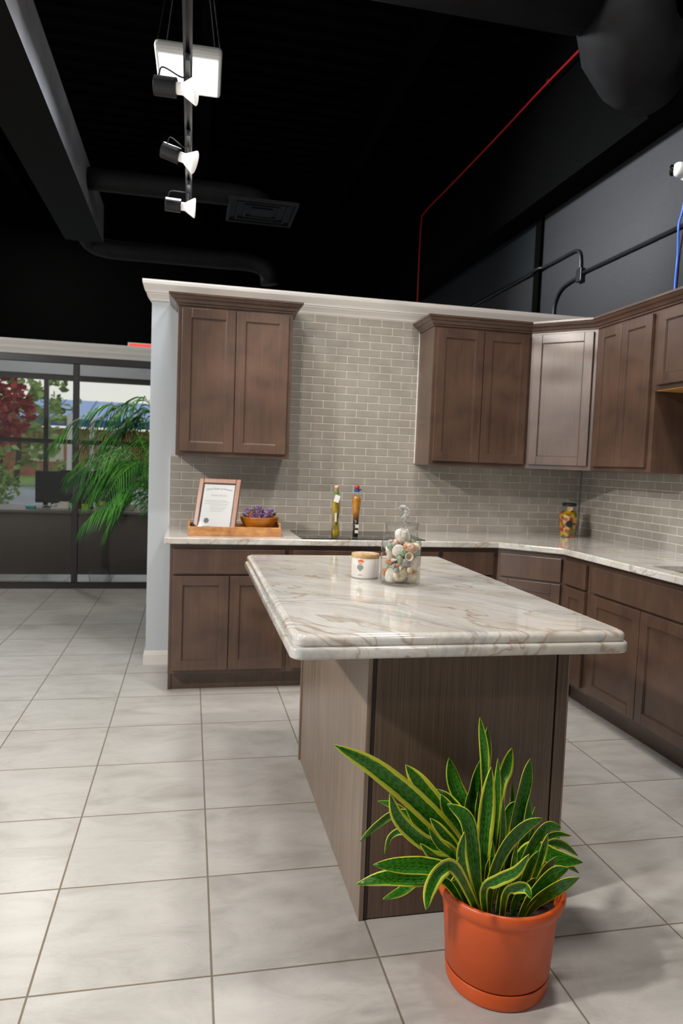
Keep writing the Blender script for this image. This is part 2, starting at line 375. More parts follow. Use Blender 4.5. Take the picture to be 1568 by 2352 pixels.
def tube(bm, pts, r, n=10, cap=True):
    pts = [Vector(p) for p in pts]; rings = []; ref = None
    rs = r if isinstance(r, (list, tuple)) else [r]*len(pts)
    for i, p in enumerate(pts):
        tdir = (pts[min(i+1, len(pts)-1)] - pts[max(i-1, 0)]).normalized()
        if ref is None: ref = Vector((0, 0, 1)) if abs(tdir.z) < .9 else Vector((1, 0, 0))
        a = (ref - ref.dot(tdir)*tdir).normalized(); b = tdir.cross(a); ref = a
        rings.append([bm.verts.new(p + rs[i]*(a*math.cos(2*PI*k/n) + b*math.sin(2*PI*k/n))) for k in range(n)])
    for A, Bb in zip(rings, rings[1:]):
        for k in range(n): bm.faces.new([A[k], A[(k+1) % n], Bb[(k+1) % n], Bb[k]])
    if cap: bm.faces.new(rings[0][::-1]); bm.faces.new(rings[-1])
    return bm
def spline(pts, n=24):
    P = [Vector(p) for p in pts]; P = [2*P[0]-P[1]] + P + [2*P[-1]-P[-2]]; out = []
    segs = len(P) - 3
    for k in range(n+1):
        u = k/n*segs; i = min(int(u), segs-1); f = u - i
        p0, p1, p2, p3 = P[i:i+4]
        out.append(.5*((2*p1) + (p2-p0)*f + (2*p0-5*p1+4*p2-p3)*f*f + (3*p1-p0-3*p2+p3)*f**3))
    return out
def text_obj(name, txt, size, mat, parent, M4, depth=.0004, align='CENTER', arc=0):
    cu = bpy.data.curves.new(name, 'FONT'); cu.body = txt; cu.size = size; cu.align_x = align; cu.extrude = depth; cu.resolution_u = 2
    tmp = bpy.data.objects.new('tmp', cu); COL.objects.link(tmp); bpy.context.view_layer.update()
    me = bpy.data.meshes.new_from_object(tmp.evaluated_get(bpy.context.evaluated_depsgraph_get()))
    bpy.data.objects.remove(tmp); me.name = name
    if arc:
        for v in me.vertices: v.co.y -= arc*v.co.x**2
    me.transform(M4); me.materials.clear(); me.materials.append(mat)
    o = bpy.data.objects.new(name, me); COL.objects.link(o); o.parent = parent; return o

# ================================================================== THE SETTING
XR = 3.05; GY = 2.81; EY = 5.5; CZ = 4.9
struct('floor', box(-6, XR, -9, EY, -.05, 0), M['floor'])
struct('wall_right', box(XR, XR + .2, -9, EY, 0, CZ), M['block'])
struct('wall_left', box(-6.2, -6, -9, EY, 0, CZ), M['wall_paint'])
struct('wall_front', box(-6, XR, -9.2, -9, 0, CZ), M['wall_paint'])
# kitchen partition (ends free at its left)
struct('wall_back', box(-.041, XR, 0, .12, 0, 2.475), M['wall_paint'])
# corrugated black deck
bm = bmesh.new(); B(bm, -6.2, XR + .2, -9.2, EY + .2, CZ, CZ + .05)
y = -9.0
while y < EY: B(bm, -6, XR, y, y + .07, CZ - .04, CZ); y += .2
struct('ceiling', bm, M['black_paint'])
bm = box(-6, XR, EY, EY + .15, 2.86, CZ); struct('wall_far', bm, M['black_paint'])
bm = box(-6, XR, EY - .01, EY + .15, 2.43, 2.86); B(bm, -6, XR, EY, EY + .15, 0, .12); struct('wall_office', bm, M['soffit'])

def offset_path(path, d):
    out = []
    for i, p in enumerate(path):
        ns = []
        if i > 0: dx, dy = path[i][0]-path[i-1][0], path[i][1]-path[i-1][1]; l = math.hypot(dx, dy); ns.append((dy/l, -dx/l))
        if i < len(path)-1: dx, dy = path[i+1][0]-path[i][0], path[i+1][1]-path[i][1]; l = math.hypot(dx, dy); ns.append((dy/l, -dx/l))
        if len(ns) == 1: n = ns[0]; k = 1
        else:
            n = (ns[0][0]+ns[1][0], ns[0][1]+ns[1][1]); l = math.hypot(*n); n = (n[0]/l, n[1]/l); k = 1/(n[0]*ns[0][0]+n[1]*ns[0][1])
        out.append((p[0]+n[0]*d*k, p[1]+n[1]*d*k))
    return out
def moulding(path, prof, z):
    bm = bmesh.new(); rings = []
    cols = [offset_path(path, o) for o, _ in prof]
    for i in range(len(path)): rings.append([bm.verts.new((cols[j][i][0], cols[j][i][1], z + prof[j][1])) for j in range(len(prof))])
    n = len(prof)
    for A, Bb in zip(rings, rings[1:]):
        for k in range(n): bm.faces.new([A[k], A[(k+1) % n], Bb[(k+1) % n], Bb[k]])
    bm.faces.new(rings[0]); bm.faces.new(rings[-1][::-1]); bmesh.ops.recalc_face_normals(bm, faces=bm.faces); return bm
WTRIM = [(0, 0), (.006, 0), (.010, .012), (.022, .030), (.030, .040), (.030, .048), (.036, .048), (.036, .056), (.040, .066), (.050, .084), (.056, .096), (.058, .112), (.058, .122), (0, .122)]
struct('trim_1', moulding([(-.041, .12), (-.041, -.0005), (XR, -.0005)], WTRIM, 2.361), M['white_trim'])
struct('baseboard_back', moulding([(-.041, .12), (-.041, -.0005), (.118, -.0005)], [(0, 0), (.014, 0), (.014, .066), (.011, .072), (.011, .078), (.006, .090), (0, .090)], 0), M['white_trim'])
# glass partition, its head trim and sill
WT2 = [(o, zz) for o, zz in WTRIM]
struct('trim_2', moulding([(-6, GY - .03), (XR, GY - .03)], WT2, 2.345), M['white_trim'])
struct('trim_3', box(-6, XR, GY - .028, GY + .05, 2.335, 2.46), M['white_trim'])
def glazed(name, y, z0, z1, muls, bars, w, mat, dep=.05, bot=.06, top=.073):
    bm = bmesh.new(); B(bm, -6, XR, y, y + dep, z0, z0 + bot); B(bm, -6, XR, y, y + dep, z1 - top, z1)
    for x in muls: B(bm, x - w/2, x + w/2, y + .001, y + dep - .001, z0 + bot, z1 - top)
    ms = sorted(muls)
    for zb in bars:
        for a, b in zip([-6] + ms, ms + [XR]): B(bm, a + w/2, b - w/2, y + .004, y + dep - .004, zb - .03, zb + .03)
    f = struct(name, bm, M['frame_black'], bevel=.003, seg=1)
    ed = [-6] + ms + [XR]
    for a, b in zip(ed, ed[1:]):
        zs = [z0 + bot] + [q for q in bars] + [z1 - top]
        for c, d in zip(zs, zs[1:]):
            link('window_pane', box(a + w/2, b - w/2, y + dep/2 - .003, y + dep/2 + .003, c, d), mat, f)
    return f
glazed('window_1', GY - .025, 0, 2.335, [-3.9, -2.41, -.913, .58, 2.07], [], .058, M['pane'])
glazed('window_2', EY + .02, .12, 2.43, [-4.7, -3.2, -1.706, -.2, 1.3], [1.53], .06, M['pane_clear'], .06)

# ================================================================== CABINETS
def shaker(name, x0, x1, z0, z1, parent, y=-.002, th=.019, st=.057, mat=None):
    bm = bmesh.new(); f = y - th
    B(bm, x0, x0+st, f, y, z0, z1); B(bm, x1-st, x1, f, y, z0, z1)
    B(bm, x0+st, x1-st, f, y, z0, z0+st); B(bm, x0+st, x1-st, f, y, z1-st, z1)
    # bead and recessed panel
    B(bm, x0+st-.002, x1-st+.002, f+.009, y-.001, z0+st-.002, z1-st+.002)
    for a, b, c, d in ((x0+st, x0+st+.005, z0+st, z1-st), (x1-st-.005, x1-st, z0+st, z1-st), (x0+st+.005, x1-st-.005, z0+st, z0+st+.005), (x0+st+.005, x1-st-.005, z1-st-.005, z1-st)):
        B(bm, a, b, f+.004, f+.0095, c, d)
    return link(name, bm, mat or M['cabinet'], parent, bevel=.0022)
def slab(name, x0, x1, z0, z1, parent, y=-.002, th=.019):
    return link(name, box(x0, x1, y-th, y, z0, z1), M['cabinet'], parent, bevel=.003)
def upper(name, label, loc, rotz, W, H, D, doors, group=None):
    t = thing(name, label, 'cabinet', loc, rotz, group)
    link('cabinet_body', box(0, W, 0, D, 0, H), M['cabinet'], t, bevel=.0015)
    for a, b, c, d in doors: shaker('cabinet_door', a, b, c, d, t)
    return t
UZ, UH = 1.3833, .9085
CROWN = [(0, 0), (.008, 0), (.010, .010), (.018, .014), (.024, .024), (.030, .030), (.038, .034), (.046, .044), (.048, .050), (.056, .052), (.056, .064), (0, .064)]
t = upper('upper_cabinet', 'brown double door wall cabinet hanging alone above the certificate and tray', (.130, -.305, UZ), 0, .697, UH, .296,
      [(.024, .345, .028, UH-.022), (.350, .671, .028, UH-.022)])
link('crown_moulding', moulding([(0, .296), (0, -.001), (.697, -.001), (.697, .296)], CROWN, UH - .006), M['cabinet'], t)
t = upper('upper_cabinet', 'brown double door wall cabinet between the tall tiled area and the angled corner cabinet', (1.752, -.305, UZ), 0, 2.44-1.752, UH, .296,
      [(.020, .342, .028, UH-.022), (.347, .664, .028, UH-.022)])
t = thing('corner_upper_cabinet', 'angled single door corner wall cabinet with a pale sheen on its door', 'cabinet', (2.44, -.305, UZ), -PI/4)
Mi = (Matrix.Translation((2.44, -.305, 0)) @ Matrix.Rotation(-PI/4, 4, 'Z')).inverted()
loc2 = lambda pts: [tuple((Mi @ Vector((x, y, 0)))[:2]) for x, y in pts]
link('cabinet_body', prism(bmesh.new(), loc2([(2.4405, -.009), (2.4405, -.305), (2.745, -.6095), (3.0415, -.6095), (3.0415, -.009)]), 0, UH), M['cabinet'], t)
shaker('cabinet_door', .022, .409, .028, UH-.022, t)
t = upper('upper_cabinet', 'brown double door wall cabinet on the right wall beside the angled corner cabinet', (2.745, -.6105, UZ), -PI/2, .609, UH, .296,
      [(.038, .283, .028, UH-.022), (.288, .572, .028, UH-.022)])
t = upper('short_upper_cabinet', 'short brown wall cabinet over an open gap at the right edge of the photo', (2.745, -1.2205, UZ + .457), -PI/2, .76, UH - .457, .296,
      [(.024, .377, .026, UH-.457-.022), (.383, .736, .026, UH-.457-.022)])
link('bottom_panel', box(.004, .756, .004, .296, -.004, 0), M['plywood'], t)
cr = moulding([(1.752, -.010), (1.752, -.306), (2.44, -.306), (2.744, -.6105), (2.744, -1.98)], CROWN, UZ + UH - .006)
tag(link('crown_moulding', cr, M['cabinet']), 'dark stepped crown moulding running over the right hand wall cabinets', 'moulding')

# ---- base cabinets
def base(name, label, loc, rotz, W, parts, D=.60, toe=True, left_panel=False, right_panel=False, ztop=.876):
    t = thing(name, label, 'cabinet', loc, rotz)
    link('cabinet_body', box(.0005, W - .0005, 0, D, .114, ztop - .0005), M['cabinet'], t, bevel=.001)
    link('toe_kick', box(.0005 + (.019 if left_panel else 0), W - .0005, .075, .091, 0, .1135), M['cabinet'], t)
    if left_panel: link('end_panel', box(.0005, .0185, .070, D, 0, .1138), M['cabinet'], t)
    for k, a, b, c, d in parts:
        (shaker if k == 'cabinet_door' else slab)(k, a, b, c, d, t)
    return t
BY = -.61; dz0, dz1, wz0, wz1 = .138, .692, .704, .847
base('base_cabinet', 'brown base cabinet at the left end of the back counter, below the tray', (.118, BY, 0), 0, .686,
     [('drawer_front', .020, .663, wz0, wz1), ('cabinet_door', .020, .339, dz0, dz1), ('cabinet_door', .345, .663, dz0, dz1)], left_panel=True)
base('base_cabinet', 'wide brown base cabinet below the black cooktop, mostly hidden by the island', (.8045, BY, 0), 0, .952,
     [('drawer_front', .026, .930, wz0, wz1), ('cabinet_door', .026, .475, dz0, dz1), ('cabinet_door', .481, .930, dz0, dz1)])
base('base_cabinet', 'narrow brown base cabinet between the cooktop cabinet and the angled corner base', (1.757, BY, 0), 0, .379,
     [('drawer_front', .010, .345, wz0, wz1), ('cabinet_door', .010, .345, dz0, dz1)])
t = thing('corner_base_cabinet', 'angled corner base cabinet with one drawer front over one door', 'cabinet', (2.136, BY, 0), -PI/4)
Mi = (Matrix.Translation((2.136, BY, 0)) @ Matrix.Rotation(-PI/4, 4, 'Z')).inverted()
link('cabinet_body', prism(bmesh.new(), loc2([(2.1365, -.01), (2.1365, BY), (2.44, -.9135), (3.04, -.9135), (3.04, -.01)]), .114, .8755), M['cabinet'], t)
link('toe_kick', box(-.02, .45, .075, .091, 0, .1135), M['cabinet'], t)
slab('drawer_front', .024, .406, wz0, wz1, t); shaker('cabinet_door', .024, .406, dz0, dz1, t)
BX = 2.44
base('base_cabinet', 'slim brown base cabinet with one small drawer, beside the angled corner base', (BX, -.9145, 0), -PI/2, .304,
     [('drawer_front', .018, .248, wz0, wz1), ('cabinet_door', .018, .248, dz0, dz1)])
# sink base: open topped carcass so that the basin can hang in it
t = thing('sink_base_cabinet', 'wide brown base cabinet under the sink on the right, long false drawer over two doors', 'cabinet', (BX, -1.2195, 0), -PI/2)
W_ = .914; bm = bmesh.new()
B(bm, .0005, .019, 0, .60, .114, .8755); B(bm, W_-.019, W_-.0005, 0, .60, .114, .8755); B(bm, .019, W_-.019, .59, .60, .114, .8755); B(bm, .019, W_-.019, 0, .59, .114, .13)
B(bm, .019, W_-.019, 0, .02, .13, .8755)
link('cabinet_body', bm, M['cabinet'], t)
link('toe_kick', box(.0005, W_, .075, .091, 0, .1135), M['cabinet'], t)
slab('drawer_front', .012, .902, wz0, wz1, t); shaker('cabinet_door', .012, .452, dz0, dz1, t); shaker('cabinet_door', .458, .902, dz0, dz1, t)

# ---- L shaped countertop with sink cut-out
def plate_with_hole(outer, hole, z0, z1):
    bm = bmesh.new(); edges = []
    for loop in [outer] + ([hole] if hole else []):
        vs = [bm.verts.new((x, y, z1)) for x, y in loop]
        for i in range(len(vs)): edges.append(bm.edges.new([vs[i], vs[(i+1) % len(vs)]]))
    r = bmesh.ops.triangle_fill(bm, use_beauty=True, use_dissolve=False, edges=edges)
    fs = [f for f in r['geom'] if isinstance(f, bmesh.types.BMFace)]
    ex = bmesh.ops.extrude_face_region(bm, geom=fs)
    for v in [g for g in ex['geom'] if isinstance(g, bmesh.types.BMVert)]: v.co.z = z0
    bmesh.ops.recalc_face_normals(bm, faces=bm.faces); return bm
outer = [(.083, -.001), (.083, -.640), (.091, -.648), (2.120, -.648), (2.402, -.930), (2.402, -2.17), (3.049, -2.17), (3.049, -.001)]
hole = [(2.50, -1.60), (2.50, -2.05), (2.88, -2.05), (2.88, -1.60)]
tag(link('countertop', plate_with_hole(outer, hole, .877, .914), M['stone'], bevel=.006, seg=3), 'white and brown veined stone countertop running along both walls', 'countertop')
bm = bmesh.new()
B(bm, 2.485, 2.497, -2.065, -1.585, .69, .876); B(bm, 2.883, 2.895, -2.065, -1.585, .69, .876); B(bm, 2.497, 2.883, -2.065, -2.053, .69, .876); B(bm, 2.497, 2.883, -1.597, -1.585, .69, .876); B(bm, 2.485, 2.895, -2.065, -1.585, .684, .69)
sk = tag(link('sink', bm, M['steel'], bevel=.004), 'undermount steel sink basin cut into the right hand countertop', 'sink')

# ---- tile backsplash
def tiles(name, label, regions, to3):
    bm = bmesh.new(); PX, PZ, g = .1545, .0515, .0046
    for (u0, u1, z0, z1) in regions:
        r = int((z0 - .916)/PZ + .001)
        while True:
            za = .916 + r*PZ
            if za >= z1 - .004: break
            a0 = (.163 if r % 2 == 0 else .240) - PX*3; k = 0
            while a0 + k*PX < u1:
                a = max(a0 + k*PX, u0); b = min(a0 + (k+1)*PX, u1); k += 1
                if b - a < .012: continue
                to3(bm, a + g/2, b - g/2, max(za, z0) + g/2, min(za + PZ, z1) - g/2)
            r += 1
    return bm
def on_back(bm, a, b, c, d): B(bm, a, b, -.0075, -.0015, c, d, 0)
def on_right(bm, a, b, c, d): B(bm, XR - .0075, XR - .0015, -b, -a, c, d, 0)
for regs, fn, lab, gx in (([(.097, 3.040, .916, 1.3805), (.60, 1.90, 1.3805, 2.359)], on_back, 'taupe brick pattern glass tile backsplash on the back wall', 'b'),
                      ([(.012, 2.17, .916, 1.3805)], on_right, 'taupe brick pattern glass tile backsplash on the right wall', 'r')):
    bm = tiles('x', 'y', regs, fn)
    o = tag(link('tile_backsplash', bm, M['splash'], bevel=.0020, seg=1), lab, 'backsplash')
    bm = bmesh.new()
    for (u0, u1, z0, z1) in regs:
        if gx == 'b': B(bm, u0 - .002, u1, -.0042, -.0004, z0 - .001, z1)
        else: B(bm, XR - .0048, XR - .0004, -u1, -u0, z0 - .001, z1)
    link('grout', bm, M['grout'], o)
    if gx == 'b': link('edge_strip', box(.0925, .0948, -.009, -.0004, .915, 1.3825), M['caulk'], o)
link('caulk_bead', tube(bmesh.new(), spline([(1.735, -.010, 2.335), (1.742, -.012, 2.30), (1.748, -.0125, 2.27), (1.7485, -.0125, 2.1), (1.749, -.0125, 1.39)], 20), .0035, 6), M['caulk'], bpy.data.objects['tile_backsplash'])

# ---- cooktop
t = thing('cooktop', 'black glass cooktop set flush in the back counter behind the bottles', 'cooktop', (1.262, -.37, .9142))
link('glass_top', box(-.385, .385, -.255, .255, 0, .005), M['black_glass'], t, bevel=.002)
for cx, cy, rr in ((-.2, -.12, .09), (-.2, .13, .075), (.2, -.12, .075), (.2, .13, .1)):
    bm = bmesh.new(); lathe([(rr, .0052), (rr + .003, .0052), (rr + .003, .0054), (rr, .0054)], 40, bm, (cx, cy, 0)); link('burner_ring', bm, M['grey_metal'], t)

# ================================================================== ISLAND
t = thing('kitchen_island', 'dark wood grained kitchen island with an overhanging veined stone top', 'kitchen island', (1.0675, -2.19, 0))
ox, oy = 1.0675, -2.19
def ib(name, x0, x1, y0, y1, z0, z1, mat, bev=.0015): return link(name, box(x0-ox, x1-ox, y0-oy, y1-oy, z0, z1), M[mat], t, bevel=bev)
ib('island_body', .760, 1.388, -2.765, -1.61, 0, .845, 'cabinet_dark')
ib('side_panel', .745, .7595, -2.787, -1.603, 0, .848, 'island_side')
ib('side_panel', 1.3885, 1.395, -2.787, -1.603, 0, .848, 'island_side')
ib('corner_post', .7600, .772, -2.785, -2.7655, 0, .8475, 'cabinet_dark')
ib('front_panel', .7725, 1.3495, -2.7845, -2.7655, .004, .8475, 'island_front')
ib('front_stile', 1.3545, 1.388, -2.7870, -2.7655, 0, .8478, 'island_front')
ib('rear_trim', .738, .7448, -1.622, -1.600, 0, .848, 'island_side')
ib('rear_panel', .760, 1.388, -1.6095, -1.600, 0, .8475, 'island_front')
def rrect(x0, x1, y0, y1, r, n=7):
    out = []
    for cx, cy, a0 in ((x1-r, y1-r, 0), (x0+r, y1-r, PI/2), (x0+r, y0+r, PI), (x1-r, y0+r, 1.5*PI)):
        for i in range(n+1): a = a0 + PI/2*i/n; out.append((cx + r*math.cos(a), cy + r*math.sin(a)))
    return out
bm = bmesh.new(); rings = []
prof = [(.012, .8482), (.006, .849), (.002, .852), (0, .856), (0, .874), (.002, .879), (.006, .8815), (.011, .882), (.012, .8835), (.009, .886), (.008, .890), (.008, .900), (.0105, .906), (.016, .9105), (.0225, .9125), (.024, .9128), (.0245, .914)]
for ins, z in prof: rings.append([bm.verts.new((x-ox, y-oy, z)) for x, y in rrect(.489+ins, 1.487-ins, -2.958+ins, -1.322-ins, .034-ins*.6)])
for A, Bb in zip(rings, rings[1:]):
    n = len(A)
    for k in range(n): bm.faces.new([A[k], A[(k+1) % n], Bb[(k+1) % n], Bb[k]])
bm.faces.new(rings[0][::-1]); bm.faces.new(rings[-1])
o = link('island_top', bm, M['stone'], t, smooth=True)
o.data.polygons[-1].use_smooth = False; o.data.polygons[-2].use_smooth = False

# ================================================================== PLANT IN POT
t = thing('potted_plant', 'variegated snake plant in a round orange plastic pot in front of the island', 'potted plant', (1.060, -3.068, 0))
PXo, PYo = 1.060, -3.068
link('plant_pot', lathe([(0, .012), (.130, .012), (.1345, .052), (.138, .054), (.149, .195), (.1505, .198), (.1505, .218), (.153, .228), (.161, .236), (.167, .246), (.1695, .258), (.168, .268), (.164, .2735), (.158, .272), (.154, .262), (.148, .235), (.144, .215), (0, .215)], 64), M['terracotta'], t, smooth=True)
link('plant_saucer', lathe([(0, 0), (.124, 0), (.132, .004), (.1350, .012), (.1382, .046), (.1378, .049), (.1362, .049), (.1352, .044), (.131, .0118), (0, .0118)], 64), M['terracotta'], t, smooth=True)
bm = lathe([(.1440, .2155), (.12, .217), (.09, .2205), (.05, .218), (0, .221)], 32)
for v in bm.verts: v.co.z += random.uniform(-.002, .002)
link('potting_soil', bm, M['soil'], t)
LEAVES = [
([(0.583,-3.1,0.678),(0.697,-3.095,0.607),(0.829,-3.09,0.492),(0.937,-3.085,0.368),(0.997,-3.08,0.24)],0.050,'v'),
([(0.795,-3.02,0.581),(0.838,-3.03,0.526),(0.905,-3.04,0.437),(0.963,-3.05,0.347),(1.018,-3.06,0.22)],0.052,'v'),
([(0.718,-3.14,0.564),(0.747,-3.135,0.496),(0.814,-3.13,0.43),(0.901,-3.125,0.384),(0.974,-3.12,0.267)],0.036,'v'),
([(0.785,-3.06,0.494),(0.82,-3.065,0.453),(0.865,-3.07,0.4),(0.933,-3.075,0.323),(0.992,-3.08,0.24)],0.034,'d'),
([(0.963,-2.9,0.542),(0.972,-2.933,0.478),(0.999,-2.967,0.403),(1.045,-3.0,0.19)],0.046,'d'),
([(1.02,-2.97,0.683),(1.03,-2.987,0.598),(1.031,-3.003,0.512),(1.049,-3.02,0.203)],0.026,'v'),
([(1.049,-2.955,0.649),(1.048,-2.973,0.597),(1.041,-2.992,0.507),(1.059,-3.01,0.195)],0.023,'d'),
([(1.054,-2.92,0.544),(1.026,-2.95,0.472),(1.001,-2.98,0.409),(1.041,-3.01,0.192)],0.035,'d'),
([(1.024,-3.05,0.577),(1.01,-3.07,0.475),(0.997,-3.09,0.386),(0.989,-3.11,0.25)],0.045,'v'),
([(1.126,-2.96,0.587),(1.103,-2.98,0.534),(1.075,-3.0,0.477),(1.066,-3.02,0.196)],0.039,'v'),
([(1.066,-3.0,0.576),(1.062,-3.017,0.486),(1.054,-3.033,0.392),(1.036,-3.05,0.212)],0.021,'v'),
([(1.163,-3.0,0.571),(1.143,-3.02,0.508),(1.112,-3.04,0.412),(1.074,-3.06,0.21)],0.044,'d'),
([(1.122,-3.16,0.485),(1.071,-3.16,0.462),(1.023,-3.16,0.413),(0.991,-3.16,0.329),(0.977,-3.16,0.27)],0.038,'d'),
([(1.046,-3.24,0.441),(1.022,-3.228,0.393),(0.981,-3.215,0.366),(0.952,-3.202,0.335),(0.952,-3.19,0.287)],0.029,'v'),
([(0.885,-3.05,0.51),(0.911,-3.063,0.458),(0.941,-3.077,0.403),(0.988,-3.09,0.242)],0.040,'v'),
([(0.873,-3.13,0.524),(0.922,-3.14,0.487),(0.938,-3.15,0.414),(0.948,-3.16,0.338),(0.952,-3.17,0.279)],0.042,'d'),
([(0.673,-3.18,0.411),(0.747,-3.168,0.397),(0.827,-3.155,0.379),(0.896,-3.142,0.342),(0.949,-3.13,0.271)],0.039,'h'),
([(0.638,-3.16,0.354),(0.716,-3.15,0.357),(0.8,-3.14,0.342),(0.872,-3.13,0.332),(0.949,-3.12,0.265)],0.037,'h'),
([(0.718,-3.12,0.283),(0.767,-3.115,0.296),(0.816,-3.11,0.32),(0.892,-3.105,0.31),(0.963,-3.1,0.251)],0.024,'h'),
([(0.778,-3.27,0.346),(0.793,-3.252,0.385),(0.825,-3.235,0.415),(0.871,-3.218,0.402),(0.913,-3.2,0.319)],0.035,'v'),
([(0.69,-2.98,0.359),(0.733,-2.99,0.405),(0.78,-3.0,0.438),(0.839,-3.01,0.416),(1.003,-3.02,0.207)],0.022,'d'),
([(0.743,-2.95,0.452),(0.779,-2.968,0.447),(0.816,-2.985,0.425),(0.887,-3.002,0.347),(1.014,-3.02,0.206)],0.019,'d'),
([(0.754,-3.0,0.33),(0.767,-3.01,0.383),(0.806,-3.02,0.398),(0.887,-3.03,0.352),(1.0,-3.04,0.215)],0.018,'v'),
([(1.217,-3.19,0.337),(1.168,-3.177,0.306),(1.121,-3.163,0.266),(1.089,-3.15,0.238)],0.043,'d'),
([(1.198,-3.17,0.351),(1.151,-3.167,0.334),(1.105,-3.163,0.282),(1.071,-3.16,0.244)],0.040,'d'),
([(1.293,-3.08,0.306),(1.221,-3.08,0.325),(1.149,-3.08,0.353),(1.108,-3.08,0.321),(1.077,-3.08,0.212)],0.046,'h'),
([(1.308,-3.03,0.296),(1.26,-3.037,0.334),(1.211,-3.045,0.345),(1.155,-3.052,0.301),(1.093,-3.06,0.203)],0.023,'v'),
([(1.302,-3.0,0.338),(1.248,-3.012,0.353),(1.195,-3.025,0.335),(1.143,-3.037,0.273),(1.092,-3.05,0.196)],0.019,'v'),
([(1.21,-3.1,0.422),(1.17,-3.102,0.427),(1.133,-3.105,0.394),(1.099,-3.108,0.328),(1.052,-3.11,0.234)],0.031,'d'),
([(1.058,-3.24,0.328),(1.049,-3.228,0.346),(1.026,-3.215,0.341),(1.009,-3.202,0.316),(1.01,-3.19,0.279)],0.026,'v'),
([(1.122,-2.98,0.496),(1.117,-2.997,0.452),(1.1,-3.013,0.367),(1.069,-3.03,0.196)],0.017,'d'),
([(1.136,-3.02,0.458),(1.092,-3.033,0.443),(1.073,-3.047,0.377),(1.06,-3.06,0.211)],0.026,'d'),
([(0.833,-3.12,0.484),(0.87,-3.12,0.442),(0.915,-3.12,0.38),(0.969,-3.12,0.258)],0.027,'v'),
([(0.803,-3.14,0.431),(0.847,-3.137,0.388),(0.904,-3.133,0.357),(0.954,-3.13,0.27)],0.025,'v'),
([(0.91,-3.16,0.465),(0.905,-3.163,0.405),(0.921,-3.167,0.34),(0.945,-3.17,0.28)],0.028,'v'),
([(1.145,-3.04,0.481),(1.137,-3.053,0.406),(1.109,-3.067,0.334),(1.072,-3.08,0.215)],0.028,'d'),
([(1.057,-3.06,0.502),(1.057,-3.073,0.403),(1.04,-3.087,0.311),(1.02,-3.1,0.235)],0.018,'v'),
([(1.185,-3.0,0.431),(1.167,-3.017,0.364),(1.122,-3.033,0.283),(1.082,-3.05,0.195)],0.020,'d'),
([(0.882,-3.2,0.424),(0.893,-3.195,0.373),(0.918,-3.19,0.3)],0.016,'d'),
([(1.123,-3.14,0.315),(1.106,-3.14,0.294),(1.072,-3.14,0.261),(1.063,-3.14,0.237)],0.029,'d'),
([(0.89,-3.0,0.501),(0.927,-3.017,0.474),(0.96,-3.033,0.419),(1.011,-3.05,0.22)],0.025,'v'),
([(0.82,-3.0,0.45),(0.873,-3.013,0.435),(0.929,-3.027,0.377),(1.005,-3.04,0.214)],0.013,'v'),
([(0.819,-3.15,0.476),(0.851,-3.147,0.429),(0.904,-3.143,0.375),(0.96,-3.14,0.271)],0.018,'d'),
([(1.022,-2.98,0.476),(1.015,-3.01,0.372),(1.021,-3.04,0.213)],0.020,'d'),
([(1.161,-3.12,0.42),(1.144,-3.12,0.346),(1.104,-3.12,0.23)],0.023,'v'),
([(1.303,-3.05,0.258),(1.256,-3.06,0.292),(1.189,-3.07,0.309),(1.104,-3.08,0.209)],0.017,'v'),
([(1.084,-3.1,0.385),(1.075,-3.105,0.318),(1.057,-3.11,0.231)],0.016,'v'),
([(1.217,-3.05,0.336),(1.177,-3.075,0.292),(1.121,-3.1,0.21)],0.020,'v'),
([(1.006,-3.12,0.412),(1.006,-3.125,0.336),(1.004,-3.13,0.246)],0.015,'v'),
([(0.864,-3.2,0.365),(0.886,-3.19,0.366),(0.916,-3.18,0.329),(0.937,-3.17,0.288)],0.012,'v'),
]
